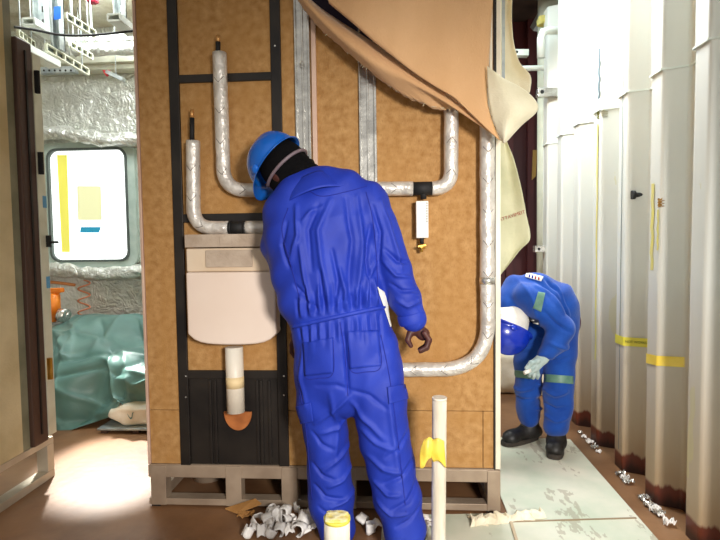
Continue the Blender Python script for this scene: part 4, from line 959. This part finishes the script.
def head_field(fl, c, U, Fd, sc=1.0):
    S, Fv, U = orient(U, Fd); R = R3(S, Fv, U); q = lambda x, y, z: Vector(c)+(S*x+Fv*y+U*z)*sc
    fl.ell(q(0, -0.012, 0.02), (0.074*sc, 0.094*sc, 0.10*sc), R); fl.ell(q(0, 0.03, -0.05), (0.056*sc, 0.062*sc, 0.066*sc), R, 0.03)
    fl.cone(q(0, 0.088, 0.0), q(0, 0.108, -0.03), 0.009*sc, 0.015*sc, k=0.012); fl.ell(q(0, 0.086, -0.065), (0.024*sc, 0.012*sc, 0.006*sc), R, 0.006); fl.ell(q(0, 0.084, -0.079), (0.022*sc, 0.012*sc, 0.006*sc), R, 0.006)
    fl.ell(q(0, 0.074, -0.102), (0.024*sc, 0.02*sc, 0.018*sc), R, 0.02)
    for s_ in (-1, 1):
        fl.ell(q(s_*0.032, 0.082, 0.006), (0.016*sc, 0.012*sc, 0.010*sc), R, 0.01, cut=True); fl.ell(q(s_*0.032, 0.072, 0.006), (0.012*sc, 0.012*sc, 0.011*sc), R, 0.004)
        fl.cone(q(s_*0.018, 0.088, 0.024), q(s_*0.048, 0.076, 0.026), 0.007*sc, 0.006*sc, k=0.01); fl.ell(q(s_*0.078, -0.01, -0.012), (0.010*sc, 0.02*sc, 0.033*sc), R, 0.006)
    return q
def helmet(parent, c, U, Fd, m, sc=1.0):
    S, Fv, U = orient(U, Fd); q = lambda x, y, z: Vector(c)+(S*x+Fv*y+U*z)*sc; mb = MB(); nr, na = 14, 40
    prof_ = []
    for i in range(nr+1):
        ph = math.pi/2*i/nr; prof_.append((math.cos(ph), math.sin(ph)))
    rows = [(1.10, -0.06, 1), (1.06, -0.02, 1)]+[(a, b, 0) for a, b in prof_[:-1]]
    for (a, b, brim) in rows:
        for j in range(na):
            th = 2*math.pi*j/na; ex = 0.0
            if brim: fwd = max(0, math.cos(th-math.pi/2)); ex = (0.32 if a > 1.08 else 0.10)*fwd**2.2
            r = a+ex; x = 0.112*r*math.cos(th); y = 0.135*r*math.sin(th); z = 0.125*b-(0.02*ex/0.3 if brim else 0)
            if not brim:       # raised centre ridge and two side grooves
                z += 0.007*math.exp(-(x/0.018)**2)*(b > 0.15); 
                k = 1-0.02*math.exp(-((abs(x)-0.045)/0.010)**2)*(b > 0.1); x *= k; z *= k
            mb.v.append(q(x, y, z))
    nrow = len(rows)
    for i in range(nrow-1):
        for j in range(na): mb.quadf([i*na+j, i*na+(j+1) % na, (i+1)*na+(j+1) % na, (i+1)*na+j])
    mb.v.append(q(0, 0, 0.132)); t_ = len(mb.v)-1
    for j in range(na): mb.quadf([(nrow-1)*na+j, (nrow-1)*na+(j+1) % na, t_])
    o = mb.build('hard_hat', m, parent, smooth=True, mods=[SOL(0.004), SUB(1)])
    for s_ in (-1, 1):
        b2 = MB(); b2.ell(q(s_*0.116, 0.01, 0.012), (0.008, 0.02, 0.016), 12, 8, R3(S, Fv, U)); b2.build('accessory_slot', m, o, smooth=True)
    return q
def boot(parent, ank, toe, m=None, sc=1.0):
    """ankle point and toe point (toe on the floor)."""
    a = Vector(ank); t = Vector(toe); z0 = t.z; d = Vector((t.x-a.x, t.y-a.y, 0)); L = d.length; d.normalize(); s_ = Vector((d.y, -d.x, 0)); heel = Vector((a.x, a.y, z0))-d*0.045
    lo = np.minimum(np.array(heel), np.array(t))-0.14; hi = np.maximum(np.array(heel), np.array(t))+0.14; hi[2] = a.z+0.1; lo[2] = z0-0.02
    f = Field(lo, hi, 0.005); up = Vector((0, 0, 1))
    f.cone(a+up*0.03, heel+d*0.035+up*0.06, 0.05, 0.047, k=0.03); f.cone(heel+up*0.045, heel+d*0.05+up*0.05, 0.040, 0.042, k=0.03)
    f.cone(heel+d*0.06+up*0.055, t-d*0.055+up*0.045, 0.042, 0.040, k=0.04); f.ell(t-d*0.05+up*0.040, (0.048, 0.05, 0.036), R3(s_, d, up), 0.02)
    f.plane_cut(heel+up*0.022, (0, 0, -1)); V, Fc = f.mesh(); o = npmesh('boot', relax(V, Fc, 2), Fc, BOOT, parent)
    pts = []
    for i in range(24):
        th = 2*math.pi*i/24; y = math.sin(th); w_ = 0.046+0.006*y; pts.append((heel+t)/2+d*(y*((t-heel).length/2+0.012))+s_*(math.copysign(abs(math.cos(th))**0.6, math.cos(th))*w_))
    pts = [Vector((p.x, p.y, z0+0.001)) for p in pts]; MB().prism(pts, (0, 0, 0.026)).build('sole', SOLE, o, mods=[BEV(0.004)])
    lc = MB()
    for i in range(5):
        c_ = heel+d*(0.075+0.018*i)+up*(0.112-0.013*i); lc.bar(c_-s_*0.018, c_+s_*0.018-d*0.006, 0.004, 0.004)
    lc.build('laces', RUBBER, o)
def patch(name, cloth_o, quad, m, off=0.004, n=14, thick=0.003, parent=None, Y0=0.5):
    """a piece of cloth lying on another: a grid dropped on to the surface along +Y."""
    me = cloth_o.data; o0 = ORG[cloth_o.name]; bv = BVH[cloth_o.name]; vs = []; last = None
    for j in range(n):
        for i in range(n):
            u, v = i/(n-1), j/(n-1); x = (quad[0][0]*(1-u)+quad[1][0]*u)*(1-v)+(quad[3][0]*(1-u)+quad[2][0]*u)*v; y = (quad[0][1]*(1-u)+quad[1][1]*u)*(1-v)+(quad[3][1]*(1-u)+quad[2][1]*u)*v
            r = ray(x, y).normalized(); h = bv.ray_cast(CAM+r*0.3, r)
            if h[0] is None: vs.append(None)
            else:
                nn = h[1] if h[1].dot(r) < 0 else -h[1]; vs.append(h[0]+(nn*0.5-r*0.5).normalized()*off); last = h[0]
    for k_, p in enumerate(vs):
        if p is None:
            i, j = k_ % n, k_//n; best = None; bd = 1e9
            for k2, p2 in enumerate(vs):
                if p2 is not None:
                    dd = (k2 % n-i)**2+(k2//n-j)**2
                    if dd < bd: bd, best = dd, p2
            vs[k_] = best.copy() if best else Vector(o0)
    fs = [(j*n+i, j*n+i+1, (j+1)*n+i+1, (j+1)*n+i) for j in range(n-1) for i in range(n-1)]
    return link(name, vs, fs, m, parent or cloth_o, True, mods=[SOL(thick)])
BVH = {}
def reg(o, V, Fc): BVH[o.name] = BVHTree.FromPolygons([tuple(v) for v in V], [tuple(int(i) for i in f) for f in Fc])
def seam(name, cloth_o, pts, r, m, off=0.001):
    bv = BVH[cloth_o.name]; out = []
    for p in crom([(*p, 0) for p in pts], 8*len(pts)):
        d = ray(p[0], p[1]).normalized(); h = bv.ray_cast(CAM+d*0.3, d)
        if h[0] is not None: out.append(h[0]-d*off)
    if len(out) > 2: return MB().tube(out, r, 6).build(name, m, cloth_o, smooth=True)
A = lambda px, py, Y: np.array(tuple(at(px, py, Y)))
SEAMB = mat('seam_blue', srgb(24, 36, 140), rough=0.9)

# ---- main worker, seen from behind, head bowed to the left
K = 2.0/520
W1_ = thing('person', (at(365, 540, 2.0).x, 2.0, 0), 'person in royal blue coverall and blue hard hat seen from behind, head bowed left', 'person')
Yw = 2.0
lo = (at(250, 300, Yw).x-0.05, 1.68, 0.0); hi = (at(440, 300, Yw).x+0.05, 2.36, 1.74)
B1 = Field(lo, hi, 0.004)
hipc, ch, nk = A(343, 345, Yw+0.02), A(322, 225, Yw+0.02), A(302, 184, Yw+0.05)
B1.chain([hipc, A(337, 310, Yw+0.02), ch, A(310, 200, Yw+0.03)], [0.13, 0.115, 0.14, 0.09], 0.62, 0.04)
U1 = Vector((-0.70, 0.16, 0.66)); F1 = Vector((-0.42, 0.52, -0.74)); hc1 = Vector(at(285, 172, 2.06))
q1_ = head_field(B1, hc1, U1, F1, 0.98); B1.cone(hc1-U1.normalized()*0.04, A(304, 190, Yw+0.05), 0.055, 0.062, k=0.03)
lsh, rsh = A(285, 210, Yw+0.04), A(366, 203, Yw+0.02)
B1.cone(lsh, rsh, 0.05, 0.05, k=0.05)
wl, wr_ = A(300, 327, 2.16), A(413, 318, 1.98)
B1.chain([lsh, A(283, 270, 2.10), wl], [0.045, 0.038, 0.027], 1, 0.02); B1.chain([rsh, A(394, 264, 1.99), wr_], [0.045, 0.038, 0.027], 1, 0.02)
B1.chain([A(322, 365, Yw+0.01), A(327, 440, 2.05), A(334, 530, 2.05)], [0.085, 0.058, 0.042], 1, 0.03); B1.chain([A(368, 365, Yw+0.01), A(386, 440, 1.98), A(402, 530, 1.95)], [0.085, 0.058, 0.042], 1, 0.03)
# right hand: hanging, thumb and forefinger closing on each other
def H(px, py, dy=0): return A(px, py, 1.98+dy)
B1.chain([wr_, H(415.5, 326)], [0.027, 0.026], 0.8, 0.015); B1.cone(H(416, 328), H(423, 334, 0.005), 0.024, 0.026, 0.62, 0.012); B1.cone(H(413, 330), H(410.5, 334, -0.01), 0.017, 0.013, k=0.012)
B1.chain([H(410, 333, -0.012), H(407.8, 340, -0.02), H(411, 346, -0.02)], [0.0125, 0.0105, 0.0085], 1, 0.004)
for k_, (dy, e) in enumerate(((-0.024, 0), (-0.004, 1.2), (0.016, 0.8), (0.034, -1.5))):
    B1.chain([H(424.5, 333, dy), H(429+e*0.4, 339.5+e*0.5, dy), H(426.5+e*0.4, 347+e, dy-0.004), H(420+e*0.3, 350.5+e, dy-0.008)], [0.0115, 0.0105, 0.0095, 0.008], 1, 0.003)
# left hand resting at the hip, mostly hidden
def G(px, py, dy=0): return A(px, py, 2.16+dy)
B1.cone(wl, G(296, 336), 0.026, 0.024, 0.7, 0.012)
for dy in (-0.022, -0.004, 0.014, 0.030): B1.chain([G(294.5, 338, dy), G(291.5, 345, dy), G(291.5, 352, dy+0.004), G(294.5, 357, dy+0.006)], [0.011, 0.010, 0.009, 0.008], 1, 0.003)
B1.chain([G(298, 334, -0.03), G(298.5, 341, -0.045), G(297, 347, -0.045)], [0.013, 0.011, 0.009], 1, 0.004)
V, Fc = B1.mesh(); npmesh('body', relax(V, Fc, 1, 0.4), Fc, SKIN, W1_, 'dark brown skin of hands and face')
C1 = Field(lo, hi, 0.005)
r_ = lambda px: px*K
C1.chain([A(339, 321, Yw), A(345, 346, Yw), A(347, 368, Yw)], [r_(45), r_(50), r_(50)], 0.60, 0.03)
C1.chain([A(338, 313, Yw), A(332, 290, Yw-0.01), A(326, 255, Yw), A(322, 225, Yw), A(320, 207, Yw+0.01)], [r_(45), r_(53), r_(56), r_(54), r_(38)], 0.56, 0.04)
C1.chain([A(287, 212, Yw+0.03), A(303, 199, Yw+0.02), A(318, 193, Yw+0.02), A(345, 194, Yw+0.01), A(368, 202, Yw+0.01)], [r_(22), r_(21), r_(18), r_(17), r_(18)], 0.9, 0.05)
C1.cone(A(304, 194, Yw+0.05), A(302, 187, Yw+0.055), r_(20), r_(18), k=0.02)
C1.chain([A(284, 214, Yw+0.04), A(279, 245, 2.05), A(287, 273, 2.10), A(297, 300, 2.12), A(302, 322, 2.15)], [r_(22), r_(18), r_(17), r_(15), r_(12)], 1, 0.02)
C1.chain([A(368, 204, Yw+0.01), A(383, 238, Yw-0.01), A(395, 270, Yw-0.02), A(405, 298, Yw-0.02), A(412, 318, Yw-0.02)], [r_(21), r_(19), r_(16.5), r_(16), r_(13.5)], 1, 0.012)
C1.chain([A(319, 368, Yw+0.01), A(321, 400, Yw+0.03), A(326, 440, 2.05), A(329, 470, 2.05), A(331, 500, 2.05), A(337, 529, 2.05)], [r_(27.5), r_(24.5), r_(22.3), r_(23), r_(23), r_(19.5)], 1, 0.02)
C1.chain([A(373, 368, Yw), A(379, 400, Yw-0.01), A(385, 440, 1.98), A(392, 468, 1.97), A(398, 500, 1.95), A(405, 532, 1.95)], [r_(30.5), r_(27.5), r_(24.8), r_(24.5), r_(23), r_(20.5)], 1, 0.012)
ca = A(302, 322, 2.15); cb = A(412, 318, 1.98)
V, Fc = C1.mesh(); V = relax(V, Fc, 3)
ST = [([(330, 200), (318, 230), (322, 262), (330, 300)], 0.010, 0.010), ([(318, 205), (308, 230), (312, 270)], 0.009, -0.009), ([(345, 198), (352, 240), (348, 300)], 0.010, -0.009), ([(356, 196), (362, 240), (357, 305)], 0.009, 0.009),
      ([(295, 205), (298, 235), (290, 262)], 0.008, 0.009), ([(286, 222), (280, 245), (288, 268)], 0.007, -0.008), ([(300, 245), (305, 280), (312, 308)], 0.008, 0.010), ([(332, 250), (338, 280), (336, 306)], 0.007, -0.010),
      ([(320, 270), (322, 290), (324, 308)], 0.006, -0.009), ([(340, 268), (345, 290), (344, 306)], 0.006, 0.009), ([(372, 205), (380, 232), (378, 262)], 0.008, -0.011), ([(380, 200), (393, 236), (402, 270)], 0.008, 0.009),
      ([(385, 250), (398, 262), (408, 262)], 0.007, -0.010), ([(384, 262), (396, 276), (412, 278)], 0.006, 0.009), ([(390, 285), (402, 292), (416, 292)], 0.006, -0.008), ([(396, 300), (408, 308), (420, 303)], 0.006, 0.007),
      ([(364, 310), (368, 280), (376, 262)], 0.007, 0.008), ([(370, 225), (366, 260), (372, 296)], 0.005, -0.010), ([(294, 285), (308, 300), (318, 311)], 0.006, -0.008), ([(302, 222), (310, 212), (322, 206)], 0.007, 0.006),
      # seat and legs
      ([(344, 335), (346, 365), (348, 395)], 0.006, -0.012), ([(349, 398), (334, 412), (312, 430)], 0.009, 0.008), ([(351, 404), (364, 420), (384, 440)], 0.009, 0.008), ([(350, 392), (336, 386), (316, 388)], 0.008, -0.005),
      ([(352, 392), (368, 396), (388, 410)], 0.008, -0.006), ([(346, 425), (334, 436), (318, 441)], 0.007, 0.007), ([(309, 440), (318, 452), (330, 458)], 0.007, -0.007), ([(350, 455), (338, 468), (318, 482)], 0.009, 0.008),
      ([(309, 474), (320, 486), (332, 490)], 0.006, -0.008), ([(352, 480), (340, 492), (326, 497)], 0.007, 0.009), ([(310, 497), (322, 508), (340, 512)], 0.007, -0.009), ([(354, 505), (342, 515), (328, 519)], 0.006, 0.008), ([(316, 518), (328, 528), (340, 528)], 0.006, -0.006),
      ([(362, 432), (376, 444), (392, 450)], 0.008, 0.007), ([(410, 436), (400, 448), (386, 458)], 0.007, -0.007), ([(368, 458), (384, 470), (404, 474)], 0.009, 0.008), ([(416, 464), (402, 476), (384, 484)], 0.007, -0.009),
      ([(374, 484), (388, 494), (400, 494)], 0.007, 0.009), ([(420, 486), (408, 500), (392, 508)], 0.008, -0.009), ([(378, 502), (392, 514), (408, 512)], 0.006, 0.008), ([(421, 508), (410, 520), (396, 526)], 0.006, -0.008),
      ([(330, 395), (334, 430), (332, 470)], 0.010, 0.007), ([(388, 395), (392, 430), (398, 470)], 0.010, 0.007), ([(300, 350), (298, 380), (304, 412)], 0.008, 0.006)]
for i in range(19):          # gathers above and below the waist elastic
    x = 296+i*4.6; ST.append(([(x, 300-(i % 3)*6-(x-294)*0.10), (x+1, 318-(x-294)*0.14)], 0.0045, 0.008 if i % 2 else -0.007)); ST.append(([(x+1, 326-(x-294)*0.13), (x+2, 342+(i % 4)*4-(x-294)*0.10)], 0.004, 0.006 if i % 2 else -0.005))
V = wrinkle(V, Fc, ST, 1.88, noise_amp=0.0055, seed=1); V = relax(V, Fc, 1, 0.3)
cov = npmesh('coverall', V, Fc, BLUEF, W1_); reg(cov, V, Fc)
def belt(pts): return seam('waist_elastic', cov, pts, 0.009, BLUEF, -0.002)
belt([(292, 327), (318, 321), (345, 315), (368, 310), (384, 307)]); 
patch('back_pocket', cov, [(303, 343), (333, 337), (333, 373), (305, 376)], BLUEF, parent=cov); patch('back_pocket', cov, [(348, 331), (378, 330), (381, 366), (350, 369)], BLUEF, parent=cov)
patch('cargo_pocket', cov, [(297, 406), (311, 402), (314, 421), (301, 424)], BLUEF, off=0.008, parent=cov); patch('cargo_pocket', cov, [(387, 387), (405, 384), (407, 399), (389, 404)], BLUEF, off=0.008, parent=cov)
for pts in ([(304, 344), (305, 376), (319, 378), (333, 373), (333, 338)], [(349, 332), (350, 369), (366, 372), (381, 366), (378, 330)], [(340, 322), (345, 355), (348, 396)], [(366, 192), (372, 215), (376, 250), (378, 290)], [(288, 208), (282, 230), (290, 262), (300, 300)], [(303, 186), (320, 196), (345, 192), (367, 186)],
            [(381, 335), (390, 380), (398, 440), (407, 520)], [(298, 380), (306, 430), (312, 500)]): seam('seam', cov, pts, 0.0016, SEAMB)
# collar
rows_c = [[(a, b, c-0.022) for a, b, c in r] for r in [[(284, 196, 2.03), (290, 186, 1.985), (303, 177, 1.962), (318, 171, 1.965), (331, 173, 2.00)],
          [(282, 201, 2.01), (290, 191, 1.955), (304, 183, 1.935), (320, 177, 1.938), (337, 178, 1.975)],
          [(282, 207, 1.985), (292, 199, 1.925), (306, 192, 1.905), (323, 187, 1.908), (345, 186, 1.945)]]]
cloth('collar', rows_c, BLUEF, 26, 10, cov, 0.003, 20, 0.004)
def cuff(parent, a, b, r, m, name='cuff'):
    a, b = Vector(tuple(a)), Vector(tuple(b)); MB().tube([a.lerp(b, t) for t in (0, 0.3, 0.7, 1)], [r*0.97, r, r, r*0.95], 24, cap=True).build(name, m, parent, smooth=True, mods=[BEV(0.002)])
cuff(cov, A(410.5, 313, 1.978), A(413.3, 323, 1.978), r_(14.2), BLUEF); cuff(cov, A(300.5, 316, 2.14), A(301.5, 327, 2.155), r_(12.5), BLUEF)
# balaclava, helmet, glasses strap
S1, Fv1, U1n = orient(U1, F1); Rh = R3(S1, Fv1, U1n)
BF = Field(np.array(hc1)-0.24, np.array(hc1)+0.24, 0.005)
BF.ell(hc1+U1n*0.015-Fv1*0.018, (0.086, 0.102, 0.112), Rh); BF.ell(hc1-U1n*0.05+Fv1*0.012, (0.072, 0.078, 0.07), Rh, 0.03); BF.cone(hc1-U1n*0.07-Fv1*0.01, A(303, 188, Yw+0.05), 0.076, 0.078, k=0.03)
BF.ell(Vector(A(300, 174, 2.045)), (0.078, 0.07, 0.062), None, 0.03); BF.ell(hc1+Fv1*0.10+U1n*0.004, (0.066, 0.055, 0.026), Rh, 0.01, cut=True)
V, Fc = BF.mesh(); Nn = vnormals(V, Fc); X_, Y_, Z_ = V.T; tt = (V-np.array(hc1))@np.array(U1n); V = V+Nn*(0.003*np.sin(tt*190+np.sin(X_*30)*2))[:, None]*np.clip(-(tt+0.02)*30, 0, 1)[:, None]
npmesh('balaclava', relax(V, Fc, 1), Fc, KNIT, W1_, 'black balaclava over head and neck')
hh1 = hc1+U1n*0.052
helmet(W1_, hh1, U1, F1, HELM, 0.94)
sm = MB(); ring_ = []
for i in range(41):
    th = math.pi*0.78+(math.pi*1.44)*i/40; ring_.append(hc1+S1*math.cos(th)*0.0905+Fv1*(math.sin(th)*0.108-0.014)+U1n*(-0.004+0.012*math.sin(th)))
sm.tube(ring_, 0.0065, 8)
sm.build('glasses_strap', mat('strap_grey', srgb(120, 104, 110), rough=0.5), W1_, smooth=True)
boot(W1_, A(337, 532, 2.05), (at(337, 540, 2.05).x-0.03, 2.20, 0.0075), sc=1); boot(W1_, A(404, 536, 1.95), (at(408, 540, 1.95).x+0.05, 2.10, 0.0075))
patch('hanging_label', cov, [(377, 287), (384, 292), (395, 322), (390, 327)], WHITEC, off=0.004, parent=cov)

# ---- second worker bending down in the corridor
Yb = 3.02; KB = Yb/520
W2_ = thing('person', (at(545, 440, Yb).x, Yb, 0), 'person in blue coverall bending down in the corridor beside the corrugated wall', 'person')
rb = lambda px: px*KB
lo = (at(480, 300, Yb).x-0.1, 2.6, 0.0); hi = (at(590, 300, Yb).x, 3.42, 1.14)
B2 = Field(lo, hi, 0.005)
B2.chain([A(560, 322, 3.06), A(545, 300, 3.02), A(520, 296, 2.97)], [0.115, 0.11, 0.11], 0.8, 0.04)
U2 = Vector((-0.30, -0.45, -0.84)); F2 = Vector((-0.85, -0.1, 0.35)); hc2 = Vector(at(508, 324, 2.90))
head_field(B2, hc2, U2, F2, 0.95); B2.cone(hc2-U2.normalized()*0.03, A(515, 300, 2.95), 0.05, 0.058, k=0.03)
s1b, s2b = A(529, 298, 2.86), A(513, 300, 3.10)
B2.cone(s1b, s2b, 0.05, 0.05, k=0.05)
wb = A(546, 354, 2.80); B2.chain([s1b, A(560, 332, 2.84), wb], [0.042, 0.036, 0.026], 1, 0.02); B2.chain([s2b, A(514, 330, 3.14), A(528, 348, 3.19)], [0.042, 0.036, 0.026], 1, 0.02)
B2.chain([A(537, 328, 3.08), A(528, 372, 3.06), A(530, 420, 3.12)], [0.075, 0.052, 0.04], 1, 0.03); B2.chain([A(561, 330, 3.04), A(558, 378, 2.98), A(556, 428, 2.96)], [0.075, 0.052, 0.04], 1, 0.03)
B2.cone(A(528, 348, 3.19), A(534, 356, 3.19), 0.026, 0.028, k=0.02)
V, Fc = B2.mesh(); npmesh('body', relax(V, Fc, 1), Fc, SKIN, W2_)
C2 = Field(lo, hi, 0.006)
C2.chain([A(561, 318, 3.06), A(553, 304, 3.03), A(536, 296, 2.99), A(519, 296, 2.97)], [rb(17.5), rb(22), rb(21), rb(20)], 0.85, 0.04)
C2.cone(A(554, 322, 3.05), A(545, 332, 3.05), rb(21), rb(18), 0.8, 0.03)
C2.chain([A(514, 298, 2.97), A(510, 306, 2.94)], [rb(16), rb(13)], 1, 0.02)
C2.chain([A(528, 297, 2.88), A(546, 312, 2.85), A(560, 328, 2.84)], [rb(14.5), rb(13), rb(12)], 1, 0.02); C2.chain([A(560, 328, 2.84), A(554, 342, 2.82), A(547, 353, 2.80)], [rb(12), rb(10.5), rb(8.5)], 1, 0.02)
C2.chain([s2b, A(514, 330, 3.14), A(526, 345, 3.18)], [rb(13), rb(11), rb(9)], 1, 0.02)
C2.chain([A(534, 330, 3.08), A(529, 360, 3.06), A(528, 390, 3.09), A(529, 416, 3.12)], [rb(17), rb(14.5), rb(12.5), rb(12)], 1, 0.015)
C2.chain([A(561, 326, 3.04), A(560, 355, 3.0), A(558, 388, 2.97), A(557, 424, 2.96)], [rb(17.5), rb(15), rb(13.8), rb(13.2)], 1, 0.015)
V, Fc = C2.mesh(); V = relax(V, Fc, 3)
ST2 = [([(536, 285), (550, 296), (562, 312)], 0.010, 0.012), ([(548, 280), (562, 292), (570, 308)], 0.010, -0.012), ([(560, 285), (566, 300), (574, 318)], 0.008, 0.012), ([(540, 310), (552, 322), (566, 330)], 0.010, -0.010), ([(520, 280), (530, 300), (534, 316)], 0.010, 0.006),
       ([(545, 340), (560, 346), (574, 342)], 0.010, 0.009), ([(546, 360), (560, 364), (572, 360)], 0.010, -0.009), ([(546, 392), (558, 398), (570, 394)], 0.010, 0.010), ([(547, 408), (558, 412), (570, 410)], 0.009, -0.011), ([(546, 420), (558, 424), (570, 420)], 0.008, 0.009),
       ([(516, 350), (528, 356), (540, 350)], 0.010, 0.009), ([(516, 395), (528, 400), (540, 396)], 0.010, 0.010), ([(517, 408), (528, 410), (540, 408)], 0.008, -0.010)]
V = wrinkle(V, Fc, ST2, 2.85, noise_amp=0.008, nfreq=7, seed=5); cov2 = npmesh('coverall', V, Fc, BLUEF2, W2_); reg(cov2, V, Fc)
patch('reflective_band', cov2, [(545, 374), (573, 376), (573, 384), (545, 382)], REFL, off=0.004, parent=cov2); patch('reflective_band', cov2, [(515, 370), (532, 372), (532, 379), (515, 377)], REFL, off=0.004, parent=cov2)
patch('reflective_band', cov2, [(538, 292), (545, 293), (541, 312), (533, 308)], REFL, off=0.004, parent=cov2)
pt_ = patch('name_patch', cov2, [(527, 273), (543, 277), (541, 281.5), (525, 277)], WHITEC, off=0.006, n=8, parent=cov2)
text('patch_print', 'NMDC', tuple(at(533.5, 277.6, 2.74)), 0.02, DRED2, at(543, 280, 2.8)-at(527, 276, 2.8), (0, -0.3, 1), cov2)
bpy.data.objects.remove(bpy.data.objects['patch_print'])
pb_ = patch('chest_patch', cov2, [(528, 317), (539, 320), (540, 325), (529, 322)], mat('patch_dark', srgb(20, 30, 60), rough=0.7), off=0.006, n=6, parent=cov2)
for (x0, y0, x1, y1) in ((529, 318.5, 529.5, 321.5), (531, 319, 534, 320), (533, 322, 538, 323.5)): patch('patch_mark', cov2, [(x0, y0), (x1+0.8, y0+0.4), (x1+0.8, y1+0.6), (x0, y1)], WHITEC, off=0.009, n=3, parent=cov2, thick=0.001)
for i, x in enumerate((529, 532, 535, 538)): patch('patch_mark', cov2, [(x, 275+i*0.8), (x+1.6, 275.4+i*0.8), (x+1.2, 278+i*0.8), (x-0.4, 277.6+i*0.8)], DRED2 if i > 1 else SEAMB, off=0.010, n=3, parent=cov2, thick=0.001)
S2, Fv2, U2n = orient(U2, F2); R2 = R3(S2, Fv2, U2n)
WF = Field(np.array(hc2)-0.25, np.array(hc2)+0.25, 0.005)
WF.ell(hc2+U2n*0.0-Fv2*0.012, (0.084, 0.10, 0.108), R2); WF.ell(hc2-U2n*0.05-Fv2*0.01, (0.085, 0.088, 0.07), R2, 0.03); WF.ell(hc2+Fv2*0.10, (0.055, 0.05, 0.04), R2, 0.01, cut=True); WF.plane_cut(hc2-U2n*0.085, -U2n)
V, Fc = WF.mesh(); npmesh('head_cloth', relax(V, Fc, 2), Fc, WHITEC, W2_, 'white cloth hood under the hard hat')
cuff(W2_, A(513, 305, 2.95), A(511, 310, 2.93), 0.082, KNIT, 'black_collar')
helmet(W2_, hc2+U2n*0.045, U2, F2, HELM2, 0.98)
# gloved hand with a small white object
GF = Field(np.array(A(532, 366, 2.79))-0.16, np.array(A(532, 366, 2.79))+0.16, 0.003)
g_ = lambda px, py, dy=0: A(px, py, 2.79+dy)
GF.chain([g_(548, 352), g_(543, 358)], [0.034, 0.03], 0.8, 0.012); GF.cone(g_(542, 359), g_(534, 366), 0.030, 0.034, 0.6, 0.012)
for k_, (x, y, dy) in enumerate(((528, 369, -0.030), (530, 373, -0.010), (534, 375, 0.012), (538, 375, 0.030))): GF.chain([g_(534+k_*0.9, 366+k_*0.4, dy), g_((534+x)/2+0.8, (367+y)/2, dy), g_(x, y, dy), g_(x-0.6, y+2.8, dy+0.012)], [0.0135, 0.013, 0.012, 0.010], 1, 0.004)
GF.chain([g_(537, 361, -0.02), g_(531, 363, -0.045), g_(526.5, 368, -0.045)], [0.016, 0.013, 0.011], 1, 0.005)
V, Fc = GF.mesh(); npmesh('glove', relax(V, Fc, 1), Fc, GLOVE, W2_, 'pale grey work glove')
GF = Field(np.array(A(534, 358, 3.19))-0.14, np.array(A(534, 358, 3.19))+0.14, 0.004)
GF.cone(A(528, 348, 3.19), A(534, 356, 3.19), 0.034, 0.036, 0.7, 0.01)
for k_ in range(4): GF.chain([A(532+k_*2.2, 358, 3.19), A(532.5+k_*2.2, 364, 3.18), A(532+k_*2.2, 369, 3.17)], [0.013, 0.0125, 0.011], 1, 0.004)
GF.chain([A(530, 354, 3.17), A(528, 360, 3.16), A(529, 365, 3.16)], [0.015, 0.013, 0.011], 1, 0.004)
V, Fc = GF.mesh(); npmesh('glove', relax(V, Fc, 1), Fc, GLOVE, W2_, 'pale grey work glove')
boot(W2_, A(530, 419, 3.12), (at(503, 437, 3.05).x+0.0, 3.02, 0.0075)); boot(W2_, A(556.5, 428, 2.96), (at(553, 450, 2.85).x, 2.84, 0.0075))
q = A(524, 373, 2.735); o = MB().cyl(q, q+np.array((0.035, 0.01, 0.012)), 0.011, 12).build('white_object', WHITEB, None, smooth=True); tag(o, 'small white object held in the gloved hand of the bending person', 'object')  # unidentified small white object at the glove
